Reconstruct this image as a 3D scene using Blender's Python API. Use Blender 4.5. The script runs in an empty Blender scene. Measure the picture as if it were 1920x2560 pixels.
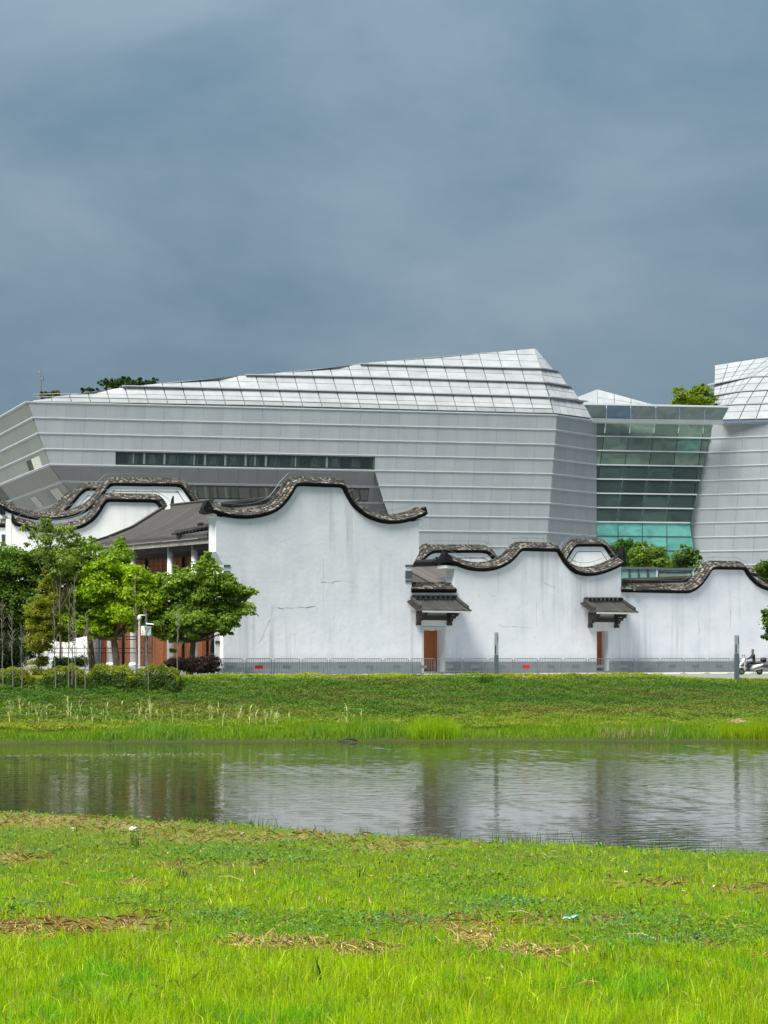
import bpy, math, random
import numpy as np
from mathutils import Vector
random.seed(7)
RNG = np.random.default_rng(7)
sc = bpy.context.scene
COL = sc.collection

# ------------------------------------------------------------------ camera, sky, sun, exposure
F, HZ, CZ = 4320.0, 1640.0, 1.25            # focal length and horizon row in photo pixels, eye height above the street
cam = bpy.data.cameras.new('camera')
cam.sensor_fit = 'HORIZONTAL'
cam.sensor_width = 36
cam.lens = 36 * F / 1920
cam.shift_y = (HZ - 1280) / 1920
cam.clip_start = 0.5
cam.clip_end = 6000
camo = bpy.data.objects.new('camera', cam)
COL.objects.link(camo)
camo.location = (0, 0, CZ)
camo.rotation_euler = (math.pi / 2, 0, 0)
sc.camera = camo

SUN_EL, SUN_H = math.radians(58), Vector((-0.68, -0.73)).normalized()
sd = Vector((SUN_H.x * math.cos(SUN_EL), SUN_H.y * math.cos(SUN_EL), math.sin(SUN_EL)))
sun = bpy.data.lights.new('sun', 'SUN')
sun.energy = 1.5
sun.angle = math.radians(28)
sun.color = (1.0, 0.95, 0.86)
suno = bpy.data.objects.new('sun', sun)
COL.objects.link(suno)
suno.location = (0, 0, 80)
suno.rotation_euler = sd.to_track_quat('Z', 'Y').to_euler()

world = bpy.data.worlds.new('World')
sc.world = world
world.use_nodes = True
nt = world.node_tree
nt.nodes.clear()
def wn(t, **kw):
    n = nt.nodes.new(t)
    for k, v in kw.items():
        setattr(n, k, v)
    return n
wl = lambda a, b: nt.links.new(a, b)
def wmath(op, a, b=None):
    n = wn('ShaderNodeMath', operation=op)
    for i, v in enumerate((a, b)):
        if v is None:
            continue
        if isinstance(v, (int, float)):
            n.inputs[i].default_value = v
        else:
            wl(v, n.inputs[i])
    return n.outputs[0]
wout = wn('ShaderNodeOutputWorld')
wbg = wn('ShaderNodeBackground')
wl(wbg.outputs[0], wout.inputs[0])
wbg.inputs[1].default_value = 0.1
sky = wn('ShaderNodeTexSky', sky_type='NISHITA', sun_disc=False)
sky.sun_elevation = SUN_EL
sky.sun_rotation = math.atan2(SUN_H.x, SUN_H.y)
sky.air_density = 1.0
tc = wn('ShaderNodeTexCoord')
sep = wn('ShaderNodeSeparateXYZ')
wl(tc.outputs['Generated'], sep.inputs[0])
zc = wmath('MAXIMUM', sep.outputs[2], 0.0)
zd = wmath('ADD', zc, 0.16)
cmb = wn('ShaderNodeCombineXYZ')
wl(wmath('DIVIDE', sep.outputs[0], zd), cmb.inputs[0])
wl(wmath('DIVIDE', sep.outputs[1], zd), cmb.inputs[1])
n1 = wn('ShaderNodeTexNoise')
wl(cmb.outputs[0], n1.inputs['Vector'])
n1.inputs['Scale'].default_value = 1.05
n1.inputs['Detail'].default_value = 9
n1.inputs['Roughness'].default_value = 0.5
n1.inputs['Distortion'].default_value = 0.12
mp2 = wn('ShaderNodeMapping')
mp2.inputs['Scale'].default_value = (4.6, 4.6, 9.5)
mp2.inputs['Location'].default_value = (3.1, 1.3, 0.9)
wl(tc.outputs['Generated'], mp2.inputs[0])
n2 = wn('ShaderNodeTexNoise')
wl(mp2.outputs[0], n2.inputs['Vector'])
n2.inputs['Scale'].default_value = 1.0
n2.inputs['Detail'].default_value = 8
n2.inputs['Roughness'].default_value = 0.55
n2.inputs['Distortion'].default_value = 0.25
cmix = wmath('ADD', wmath('MULTIPLY', n1.outputs['Fac'], 0.3), wmath('MULTIPLY', n2.outputs['Fac'], 0.7))
ramp = wn('ShaderNodeValToRGB')
wl(cmix, ramp.inputs[0])
ramp.color_ramp.elements[0].position = 0.33
ramp.color_ramp.elements[0].color = (0.19, 0.322, 0.440, 1)
ramp.color_ramp.elements[1].position = 0.68
ramp.color_ramp.elements[1].color = (0.435, 0.565, 0.665, 1)
# overcast sky: about three times brighter overhead than at the horizon
lum = wmath('ADD', wmath('MULTIPLY', zc, 1.7), 0.84)
vm = wn('ShaderNodeVectorMath', operation='SCALE')
wl(ramp.outputs[0], vm.inputs[0])
wl(lum, vm.inputs['Scale'])
mx = wn('ShaderNodeMixRGB')
mx.inputs[0].default_value = 0.985
wl(sky.outputs[0], mx.inputs[1])
wl(vm.outputs[0], mx.inputs[2])
wl(mx.outputs[0], wbg.inputs[0])

sc.view_settings.view_transform = 'Standard'
sc.view_settings.look = 'None'
sc.view_settings.gamma = 1
sc.view_settings.use_curve_mapping = False
sc.view_settings.exposure = 2.5
sc.render.engine = 'CYCLES'
sc.cycles.max_bounces = 6
sc.cycles.transparent_max_bounces = 12
sc.cycles.use_denoising = True

# ------------------------------------------------------------------ helpers
def W(px, py, Y):
    return Vector(((px - 960) * Y / F, Y, CZ - (py - HZ) * Y / F))
def lerp(a, b, t):
    return a + (b - a) * t
def interp(pts, x):
    if x <= pts[0][0]:
        return pts[0][1]
    for (x0, y0), (x1, y1) in zip(pts, pts[1:]):
        if x <= x1:
            return y0 + (y1 - y0) * (x - x0) / max(1e-9, x1 - x0)
    return pts[-1][1]

ORG = {}
def thing(name, loc, label, cat, group=None, rotz=0.0):
    o = bpy.data.objects.new(name, None)
    COL.objects.link(o)
    o.empty_display_size = 0.3
    o.location = loc
    o.rotation_euler = (0, 0, rotz)
    o['label'] = label
    o['category'] = cat
    if group:
        o['group'] = group
    ORG[o.name] = Vector(loc)
    return o
def tag(o, label=None, cat=None, group=None, kind=None):
    for k, v in (('label', label), ('category', cat), ('group', group), ('kind', kind)):
        if v:
            o[k] = v
    return o
def add(name, vs, fs, mat, parent=None, smooth=False, kind=None, label=None):
    """links vertices and faces as one mesh object, world coordinates in, relative to the parent's base"""
    og = ORG[parent.name] if parent else Vector((0, 0, 0))
    me = bpy.data.meshes.new(name)
    me.from_pydata([(v[0] - og.x, v[1] - og.y, v[2] - og.z) for v in vs], [], fs)
    if isinstance(mat, (list, tuple)):
        for m in mat:
            me.materials.append(m)
    else:
        me.materials.append(mat)
    if smooth:
        me.polygons.foreach_set('use_smooth', [True] * len(me.polygons))
    me.update()
    o = bpy.data.objects.new(name, me)
    COL.objects.link(o)
    if parent:
        o.parent = parent
        ORG[o.name] = og
    if kind:
        o['kind'] = kind
    if label:
        o['label'] = label
    return o

class MB:
    """mesh builder"""
    def __init__(s):
        s.v, s.f = [], []
    def quad(s, a, b, c, d):
        n = len(s.v)
        s.v += [a, b, c, d]
        s.f.append((n, n + 1, n + 2, n + 3))
    def tri(s, a, b, c):
        n = len(s.v)
        s.v += [a, b, c]
        s.f.append((n, n + 1, n + 2))
    def hexa(s, p):
        """eight corners: bottom loop then top loop"""
        n = len(s.v)
        s.v += list(p)
        s.f += [tuple(n + i for i in q) for q in ((0, 3, 2, 1), (4, 5, 6, 7), (0, 1, 5, 4), (1, 2, 6, 5), (2, 3, 7, 6), (3, 0, 4, 7))]
    def box(s, x0, x1, y0, y1, z0, z1):
        s.hexa([Vector(p) for p in ((x0, y0, z0), (x1, y0, z0), (x1, y1, z0), (x0, y1, z0), (x0, y0, z1), (x1, y0, z1), (x1, y1, z1), (x0, y1, z1))])
    def rings(s, rs, cap=True, closed=True):
        n = len(s.v)
        m = len(rs[0])
        for r in rs:
            s.v += list(r)
        for i in range(len(rs) - 1):
            for j in range(m if closed else m - 1):
                k = (j + 1) % m
                s.f.append((n + i * m + j, n + i * m + k, n + (i + 1) * m + k, n + (i + 1) * m + j))
        if cap and closed:
            s.f.append(tuple(n + j for j in reversed(range(m))))
            s.f.append(tuple(n + (len(rs) - 1) * m + j for j in range(m)))
    def tube(s, pts, rad, k=6, cap=True):
        pts = [Vector(p) for p in pts]
        if not isinstance(rad, (list, tuple)):
            rad = [rad] * len(pts)
        rs = []
        for i, p in enumerate(pts):
            t = (pts[min(i + 1, len(pts) - 1)] - pts[max(i - 1, 0)]).normalized()
            a = t.cross(Vector((0, 0, 1)))
            if a.length < 0.05:
                a = t.cross(Vector((0, 1, 0)))
            a.normalize()
            b = a.cross(t).normalized()
            rs.append([p + a * (rad[i] * math.cos(6.28318 * j / k)) + b * (rad[i] * math.sin(6.28318 * j / k)) for j in range(k)])
        s.rings(rs, cap)
    def build(s, name, mat, parent=None, **kw):
        return add(name, s.v, s.f, mat, parent, **kw)

def panel(name, c, th, mat, parent, gap=0.03, lift=0.0):
    """a thin slab from four corners (seen from the front: tl, tr, br, bl) with joints all round"""
    c = [Vector(p) for p in c]
    n = (c[1] - c[0]).cross(c[3] - c[0]) + (c[3] - c[2]).cross(c[1] - c[2])
    if n.length < 1e-7:
        return None
    n = -n.normalized()
    m = sum(c, Vector()) / 4
    cc = []
    for i in range(4):
        a, b = c[i - 1] - c[i], c[(i + 1) % 4] - c[i]
        q = c[i].copy()
        if a.length > 1e-4:
            q += a.normalized() * min(gap, a.length * 0.12)
        if b.length > 1e-4:
            q += b.normalized() * min(gap, b.length * 0.12)
        cc.append(q)
    if n.dot(Vector((0, 0, CZ)) - m) < 0:
        n = -n
    fr = [p + n * (lift + th) for p in cc]
    bk = [p + n * lift for p in cc]
    v = fr + bk
    f = [(0, 3, 2, 1), (0, 1, 5, 4), (1, 2, 6, 5), (2, 3, 7, 6), (3, 0, 4, 7), (4, 5, 6, 7)]
    return add(name, v, f, mat, parent)

def mitres(path):
    out = []
    for i in range(len(path)):
        ns = []
        if i > 0:
            d = (path[i] - path[i - 1]); ns.append(Vector((d.y, -d.x, 0)).normalized())
        if i < len(path) - 1:
            d = (path[i + 1] - path[i]); ns.append(Vector((d.y, -d.x, 0)).normalized())
        m = sum(ns, Vector()).normalized()
        out.append(m / max(0.5, m.dot(ns[0])))
    return out
def sweep_xy(path, prof):
    """profile points (outward, up) carried along a level path that runs left to right"""
    b = MB()
    ms = mitres(path)
    b.rings([[p + m * o + Vector((0, 0, u)) for o, u in prof] for p, m in zip(path, ms)])
    return b

# ------------------------------------------------------------------ materials
def lin(*c):
    return tuple(c) + (1,) if len(c) == 3 else tuple(c)
class NB:
    def __init__(s, name):
        s.m = bpy.data.materials.new(name)
        s.m.use_nodes = True
        s.nt = s.m.node_tree
        s.b = s.nt.nodes['Principled BSDF']
    def n(s, t, **kw):
        x = s.nt.nodes.new(t)
        for k, v in kw.items():
            if k.startswith('in_'):
                x.inputs[k[3:]].default_value = v
            else:
                setattr(x, k, v)
        return x
    def l(s, a, b):
        s.nt.links.new(a, b)
    def vec(s, scale=(1, 1, 1), rot=(0, 0, 0)):
        tcn = s.n('ShaderNodeNewGeometry')
        mp = s.n('ShaderNodeMapping')
        mp.inputs['Scale'].default_value = scale
        mp.inputs['Rotation'].default_value = rot
        s.l(tcn.outputs['Position'], mp.inputs[0])
        return mp.outputs[0]
    def noise(s, scale, detail=4, vs=(1, 1, 1), rough=0.55, dist=0.0):
        x = s.n('ShaderNodeTexNoise')
        x.inputs['Scale'].default_value = scale
        x.inputs['Detail'].default_value = detail
        x.inputs['Roughness'].default_value = rough
        x.inputs['Distortion'].default_value = dist
        s.l(s.vec(vs), x.inputs['Vector'])
        return x.outputs['Fac']
    def ramp(s, fac, stops):
        r = s.n('ShaderNodeValToRGB')
        e = r.color_ramp.elements
        while len(e) < len(stops):
            e.new(0.5)
        for q, (p, c) in zip(e, stops):
            q.position = p
            q.color = lin(*c) if len(c) == 3 else c
        s.l(fac, r.inputs[0])
        return r.outputs[0]
    def mix(s, fac, a, b, mode='MIX'):
        x = s.n('ShaderNodeMixRGB', blend_type=mode)
        for i, v in enumerate((fac, a, b)):
            if isinstance(v, (int, float)):
                x.inputs[i].default_value = v
            elif isinstance(v, tuple):
                x.inputs[i].default_value = lin(*v) if len(v) == 3 else v
            else:
                s.l(v, x.inputs[i])
        return x.outputs[0]
    def base(s, c):
        if isinstance(c, tuple):
            s.b.inputs['Base Color'].default_value = lin(*c)
        else:
            s.l(c, s.b.inputs['Base Color'])
    def bump(s, fac, strength, dist=0.05):
        x = s.n('ShaderNodeBump')
        x.inputs['Strength'].default_value = strength
        x.inputs['Distance'].default_value = dist
        s.l(fac, x.inputs['Height'])
        s.l(x.outputs[0], s.b.inputs['Normal'])
    def fin(s, rough=0.7, metal=0.0, spec=0.5):
        s.b.inputs['Roughness'].default_value = rough
        s.b.inputs['Metallic'].default_value = metal
        s.b.inputs['Specular IOR Level'].default_value = spec
        return s.m
def simple(name, c, rough=0.7, metal=0.0, var=0.15, scale=1.5, vs=(1, 1, 1), bump=0.0, spec=0.5):
    k = NB(name)
    f = k.noise(scale, 5, vs)
    k.base(k.mix(f, tuple(x * (1 - var) for x in c), tuple(min(1, x * (1 + var)) for x in c)))
    if bump:
        k.bump(k.noise(scale * 6, 4, vs), bump)
    return k.fin(rough, metal, spec)
def island(name, stops, rough=0.85, bump=0.0):
    k = NB(name)
    g = k.n('ShaderNodeNewGeometry')
    c = k.ramp(g.outputs['Random Per Island'], stops)
    f = k.noise(5.0, 3)
    k.base(k.mix(0.55, c, k.mix(f, (0.25, 0.25, 0.25), (1, 1, 1)), 'MULTIPLY'))
    return k.fin(rough)
def per_object(name, lo, hi, rough=0.5, metal=0.0, scale=1.0, vs=(1, 1, 1), dirt=0.15, spec=0.5):
    """each piece gets its own tone between lo and hi"""
    k = NB(name)
    oi = k.n('ShaderNodeObjectInfo')
    c = k.mix(oi.outputs['Random'], lo, hi)
    f = k.noise(scale, 5, vs)
    k.base(k.mix(k.ramp(f, [(0.35, (0, 0, 0)), (0.75, (dirt, dirt, dirt))]), c, tuple(x * 0.45 for x in lo)))
    return k.fin(rough, metal, spec)
def plaster(name, c, dirt, streak=1.0):
    k = NB(name)
    f1 = k.noise(0.55, 6, (1, 1, 1.0), 0.6)
    a = k.mix(k.ramp(f1, [(0.38, (0, 0, 0)), (0.72, (1, 1, 1))]), c, tuple(x * y for x, y in zip(c, (0.86, 0.89, 0.91))))
    f2 = k.noise(1.5, 5, (1, 1, 0.045), 0.6)
    f3 = k.noise(0.16, 3, (1, 1, 0.6))
    mask = k.mix(1.0, k.ramp(f2, [(0.50, (0, 0, 0)), (0.66, (streak, streak, streak))]), k.ramp(f3, [(0.44, (0.0,) * 3), (0.60, (1,) * 3)]), 'MULTIPLY')
    a = k.mix(mask, a, dirt)
    f4 = k.noise(2.6, 6, (1, 1, 0.8), 0.65)
    a = k.mix(k.ramp(f4, [(0.60, (0, 0, 0)), (0.78, (0.5,) * 3)]), a, tuple(x * 0.93 for x in dirt))
    gp = k.n('ShaderNodeNewGeometry')
    sx = k.n('ShaderNodeSeparateXYZ')
    k.l(gp.outputs['Position'], sx.inputs[0])
    foot = k.ramp(k.mix(0.5, k.mix(0.0, sx.outputs[2], sx.outputs[2]), k.noise(0.9, 5, (1, 1, .5), .65)), [(0.62, (0.5,) * 3), (1.0, (0, 0, 0))])
    a = k.mix(foot, a, dirt)
    k.base(a)
    k.bump(k.noise(3.0, 6), 0.25, 0.06)
    return k.fin(0.9, 0, 0.2)
def leafy(name, trans=0.35, rough=0.5, spec=0.25):
    k = NB(name)
    at = k.n('ShaderNodeVertexColor', layer_name='col')
    k.l(at.outputs[0], k.b.inputs['Base Color'])
    k.fin(rough, 0, spec)
    tr = k.n('ShaderNodeBsdfTranslucent')
    k.l(k.mix(1.0, at.outputs[0], (1.5, 1.5, 0.6), 'MULTIPLY'), tr.inputs[0])
    ms = k.n('ShaderNodeMixShader')
    ms.inputs[0].default_value = trans
    k.l(k.b.outputs[0], ms.inputs[1])
    k.l(tr.outputs[0], ms.inputs[2])
    k.l(ms.outputs[0], k.nt.nodes['Material Output'].inputs[0])
    return k.m
def glass(name, c, trans, rough=0.04, tone=0.35):
    """tinted pane: partly see-through, partly mirror"""
    k = NB(name)
    oi = k.n('ShaderNodeObjectInfo')
    cl_ = k.mix(oi.outputs['Random'], tuple(x * (1 - tone) for x in c), tuple(x * (1 + tone) for x in c))
    k.base(k.mix(k.ramp(k.noise(0.35, 4, (1, 1, 1.6), 0.6, 1.2), [(0.42, (0, 0, 0)), (0.62, (0.6,) * 3)]), cl_, tuple(x * 0.45 for x in c)))
    k.fin(rough, 0, 0.9)
    k.bump(k.noise(0.5, 3, (1, 1, 1.4)), 0.35, 0.12)
    tr = k.n('ShaderNodeBsdfTransparent')
    tr.inputs[0].default_value = lin(0.55, 0.75, 0.68)
    ms = k.n('ShaderNodeMixShader')
    ms.inputs[0].default_value = trans
    k.l(k.b.outputs[0], ms.inputs[1])
    k.l(tr.outputs[0], ms.inputs[2])
    k.l(ms.outputs[0], k.nt.nodes['Material Output'].inputs[0])
    return k.m

M = {}
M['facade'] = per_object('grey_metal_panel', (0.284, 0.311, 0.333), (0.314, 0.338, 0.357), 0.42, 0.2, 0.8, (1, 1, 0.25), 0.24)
M['facade_under'] = per_object('dark_grey_metal_panel', (0.148, 0.158, 0.170), (0.163, 0.173, 0.184), 0.5, 0.2, 0.8, (1, 1, 0.35), 0.2)  # facade panel darkened: shade of the undercut put into the colour
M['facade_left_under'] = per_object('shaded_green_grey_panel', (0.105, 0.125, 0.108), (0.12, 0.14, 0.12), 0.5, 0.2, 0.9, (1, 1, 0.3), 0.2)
M['facade_left'] = per_object('green_grey_metal_panel', (0.205, 0.23, 0.205), (0.225, 0.25, 0.225), 0.5, 0.2, 0.9, (1, 1, 0.3), 0.2)  # panel colour darkened for the shade on the overhanging left face
M['roofwhite'] = per_object('white_roof_panel', (0.325, 0.34, 0.355), (0.385, 0.40, 0.415), 0.42, 0.1, 0.7, (1, 1, 0.5), 0.38)
M['backing'] = simple('dark_joint_metal', (0.075, 0.08, 0.085), 0.8)
M['ledge'] = simple('pale_aluminium_ledge', (0.50, 0.53, 0.55), 0.45, 0.2, 0.15, 0.6)
M['roofdeck'] = simple('brown_grey_joint', (0.17, 0.158, 0.142), 0.7)
M['roofledge'] = simple('grey_ledge_metal', (0.47, 0.485, 0.495), 0.45, 0.3, 0.15, 0.6)
M['win_dark'] = glass('dark_green_window_glass', (0.018, 0.032, 0.032), 0.12, 0.05, 0.5)
M['frame_dark'] = simple('dark_window_frame', (0.035, 0.045, 0.045), 0.5)
M['win_slat'] = simple('pale_blind', (0.52, 0.55, 0.48), 0.7)
M['glass_light'] = glass('pale_green_glass', (0.125, 0.18, 0.145), 0.12, 0.05)  # paler tint stands in for lit ceilings and sky seen through the panes
M['glass_dark'] = glass('dark_green_glass', (0.064, 0.092, 0.086), 0.42, 0.04)
M['glass_teal'] = glass('teal_glass', (0.125, 0.385, 0.345), 0.08, 0.08, 0.10)
M['glass_blue'] = glass('sky_blue_glass', (0.03, 0.14, 0.28), 0.05, 0.04, 0.05)
M['glass_mint'] = glass('mint_glass', (0.10, 0.225, 0.18), 0.1, 0.05, 0.05)
M['glass_navy'] = glass('navy_glass', (0.012, 0.04, 0.065), 0.25, 0.04, 0.05)
M['glass_parapet'] = glass('grey_green_parapet_glass', (0.10, 0.165, 0.18), 0.15, 0.05, 0.25)
M['column_in'] = simple('pale_interior_column', (0.75, 0.80, 0.74), 0.7)
M['interior'] = simple('dim_interior', (0.30, 0.35, 0.33), 0.8)
M['plaster'] = plaster('weathered_white_plaster', (0.745, 0.752, 0.795), (0.41, 0.425, 0.455), 0.6)
M['plaster_clean'] = plaster('clean_white_plaster', (0.90, 0.90, 0.88), (0.5, 0.51, 0.5), 0.5)  # whiter, with fainter streaks than the front walls
M['white_trim'] = simple('white_trim', (0.80, 0.80, 0.77), 0.8, 0, 0.05)
M['black_mould'] = simple('black_moulding', (0.012, 0.012, 0.014), 0.6, 0, 0.3, 4, spec=0.15)
M['tile_bed'] = simple('tile_mortar', (0.022, 0.020, 0.018), 0.9, 0, 0.3, 5)
M['tile'] = island('grey_brown_tile', [(0.0, (0.024, 0.022, 0.020)), (0.35, (0.060, 0.054, 0.047)), (0.72, (0.125, 0.112, 0.094)), (1.0, (0.27, 0.245, 0.205))])
M['roof_tile'] = simple('grey_roof_tile', (0.085, 0.080, 0.077), 0.85, 0, 0.3, 2.5, bump=0.2)
M['roof_tile_rib'] = island('grey_roof_tile_rib', [(0, (0.085, 0.080, 0.076)), (1, (0.13, 0.122, 0.116))])
M['canopy_tile'] = island('dark_canopy_tile', [(0, (0.025, 0.025, 0.024)), (1, (0.066, 0.064, 0.060))])
M['dark_timber'] = simple('dark_timber', (0.035, 0.03, 0.028), 0.7, 0, 0.4, 3)
M['red_timber'] = per_object('red_brown_timber', (0.125, 0.036, 0.014), (0.17, 0.052, 0.020), 0.6, 0, 2.0, (1, 1, 0.2), 0.5)
M['lattice'] = simple('red_brown_lattice', (0.32, 0.105, 0.035), 0.6, 0, 0.25, 2)
M['orange_timber'] = simple('orange_brown_door_timber', (0.34, 0.098, 0.025), 0.55, 0, 0.5, 3, (1, 1, 0.12))
M['door_stone'] = simple('pale_door_stone', (0.52, 0.535, 0.53), 0.85, 0, 0.06, 2)
M['eave_stone'] = simple('stained_eave_stone', (0.23, 0.225, 0.205), 0.9, 0, 0.5, 3)
M['crack'] = simple('crack_shadow', (0.11, 0.115, 0.115), 0.9)
M['plinth'] = per_object('grey_plinth_stone', (0.185, 0.215, 0.23), (0.235, 0.262, 0.275), 0.8, 0, 2.0, (1, 1, 1), 0.3)
M['steel'] = simple('galvanised_steel', (0.15, 0.165, 0.175), 0.5, 0.3, 0.15, 3)
M['red'] = simple('red_sign_plate', (0.55, 0.008, 0.02), 0.5, 0, 0.08)
M['grey_plate'] = simple('grey_sign_plate', (0.115, 0.135, 0.14), 0.6, 0, 0.08)
M['black_plate'] = simple('black_banner', (0.035, 0.035, 0.04), 0.6)
M['post_light'] = simple('light_grey_post', (0.27, 0.30, 0.32), 0.5, 0.2)
M['post_dark'] = simple('dark_grey_post', (0.085, 0.11, 0.125), 0.5, 0.2)
M['white_paint'] = simple('white_paint', (0.80, 0.80, 0.80), 0.4, 0, 0.05)
M['cabinet'] = simple('grey_cabinet', (0.36, 0.45, 0.48), 0.5)
M['black'] = simple('black_rubber', (0.02, 0.02, 0.022), 0.6)
M['skin'] = simple('skin', (0.42, 0.22, 0.15), 0.6)
M['cloth_dark'] = simple('dark_striped_shirt', (0.045, 0.045, 0.05), 0.9)
M['bark'] = simple('bark', (0.11, 0.085, 0.062), 0.9, 0, 0.35, 6, bump=0.4)
M['bark_pale'] = simple('pale_twig', (0.17, 0.155, 0.125), 0.9, 0, 0.3, 6)
M['leaf'] = leafy('leaf', 0.5)
M['grass'] = leafy('grass_blade', 0.58, 0.45)
M['straw'] = leafy('dry_straw', 0.15, 0.9)
M['rock'] = simple('pale_rock', (0.55, 0.52, 0.46), 0.9, 0, 0.25, 6, bump=0.5)
M['teal_plastic'] = simple('teal_plastic', (0.06, 0.26, 0.26), 0.4)
M['paving'] = simple('pale_paving', (0.36, 0.36, 0.355), 0.85, 0, 0.12, 0.8)
M['foam'] = simple('white_foam', (0.72, 0.74, 0.72), 0.7)
def ground_mat():
    k = NB('soil_and_turf')
    at = k.n('ShaderNodeVertexColor', layer_name='col')
    f = k.noise(1.4, 6, (1, 1, 1), 0.65)
    g = k.noise(9.0, 4)
    a = k.mix(1.0, at.outputs[0], k.mix(g, (0.55, 0.55, 0.55), (1.35, 1.35, 1.35)), 'MULTIPLY')
    k.base(k.mix(k.ramp(f, [(0.45, (0, 0, 0)), (0.75, (0.5,) * 3)]), a, (0.07, 0.06, 0.025)))
    k.bump(g, 0.6, 0.08)
    return k.fin(0.95, 0, 0.1)
M['ground'] = ground_mat()
def water_mat():
    k = NB('murky_water')
    k.base((0.030, 0.031, 0.021))
    a = k.noise(1.0, 5, (0.55, 1.15, 1), 0.6, 0.4)
    b = k.noise(1.0, 3, (1.9, 4.5, 1), 0.6, 0.5)
    patch = k.noise(1.0, 3, (0.05, 0.11, 1))
    amp = k.ramp(patch, [(0.35, (0.35,) * 3), (0.65, (1,) * 3)])
    h = k.mix(0.22, a, b)
    bp = k.n('ShaderNodeBump')
    bp.inputs['Distance'].default_value = 0.03
    k.l(k.mix(1.0, amp, (0.55,) * 3, 'MULTIPLY'), bp.inputs['Strength'])
    k.l(h, bp.inputs['Height'])
    k.l(bp.outputs[0], k.b.inputs['Normal'])
    k.b.inputs['IOR'].default_value = 2.1
    return k.fin(0.04, 0, 0.5)
M['water'] = water_mat()

# ------------------------------------------------------------------ numpy mesh (triangles, one colour per corner point)
def np_mesh(name, verts, tris, cols, mat, parent=None, kind=None):
    og = ORG[parent.name] if parent else Vector((0, 0, 0))
    v = np.asarray(verts, np.float32) - np.array(og, np.float32)
    t = np.asarray(tris, np.int32)
    me = bpy.data.meshes.new(name)
    me.vertices.add(len(v))
    me.vertices.foreach_set('co', v.ravel())
    me.loops.add(t.size)
    me.loops.foreach_set('vertex_index', t.ravel())
    me.polygons.add(len(t))
    me.polygons.foreach_set('loop_start', np.arange(0, t.size, 3, dtype=np.int32))
    me.update(calc_edges=True)
    at = me.color_attributes.new('col', 'FLOAT_COLOR', 'POINT')
    c = np.ones((len(v), 4), np.float32)
    c[:, :3] = cols
    at.data.foreach_set('color', c.ravel())
    me.materials.append(mat)
    o = bpy.data.objects.new(name, me)
    COL.objects.link(o)
    if parent:
        o.parent = parent
        ORG[o.name] = og
    if kind:
        o['kind'] = kind
    return o
def unit(a):
    return a / np.maximum(1e-9, np.linalg.norm(a, axis=1, keepdims=True))
def leaf_arrays(P, size, nrm, aspect=0.55):
    """folded rhombic leaves at P facing nrm"""
    n = len(P)
    nrm = unit(nrm)
    r = unit(RNG.normal(size=(n, 3)))
    u = unit(np.cross(nrm, r))
    w = np.cross(nrm, u)
    s = np.broadcast_to(np.asarray(size), (n,))[:, None]
    a, c = P - u * s * 0.5, P + u * s * 0.5
    fold = nrm * s * 0.12
    b, d = P + w * s * aspect * 0.5 + fold, P - w * s * aspect * 0.5 + fold
    v = np.stack([a, b, c, d], 1).reshape(-1, 3)
    i = np.arange(n)[:, None] * 4
    t = np.concatenate([i + np.array([[0, 1, 2]]), i + np.array([[0, 2, 3]])], 0)
    return v, t
def tint(n, c, dv=0.22, dh=0.12):
    """natural leaf to leaf variation"""
    base = np.array(c)[None] * (1 + RNG.normal(size=(n, 1)) * dv).clip(0.45, 1.7)
    base[:, 0] *= (1 + RNG.normal(size=n) * dh).clip(0.6, 1.5)
    return base.clip(0.003, 0.9)
def leaves(name, P, size, nrm, cols, mat, parent=None, kind=None, aspect=0.55):
    v, t = leaf_arrays(P, size, nrm, aspect)
    return np_mesh(name, v, t, np.repeat(cols, 4, 0), mat, parent, kind)
def puff_cloud(clumps, per, leaf, puffs=14, flat=0.85, up=0.35):
    """leaf positions on small puffs spread over bigger clumps: [(x,y,z,r)]"""
    Ps, Ns = [], []
    for (x, y, z, r) in clumps:
        k = max(6, int(puffs * 1.35 * (0.6 + 0.4 * r)))
        d = unit(RNG.normal(size=(k, 3)))
        d[:, 2] = d[:, 2] * 0.9 + 0.12
        c = np.array([x, y, z]) + d * r * RNG.uniform(0.45, 0.92, (k, 1)) * np.array([1, 1, flat])
        pr = r * RNG.uniform(0.30, 0.52, k)
        for j in range(k):
            m = max(8, int(per * 1.6 * pr[j] ** 2))
            e = unit(RNG.normal(size=(m, 3)))
            e[:, 2] = np.abs(e[:, 2]) * 1.0 - 0.35
            e = unit(e)
            q = c[j] + e * pr[j] * RNG.uniform(0.45, 1.0, (m, 1)) ** .7 * RNG.choice([1, 1, 1, 1.3, 1.55], (m, 1)) * np.array([1, 1, 0.8])
            Ps.append(q)
            Ns.append(e * 0.8 + RNG.normal(size=(m, 3)) * 0.45 + np.array([0, 0, up]))
    return np.concatenate(Ps), np.concatenate(Ns)
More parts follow.
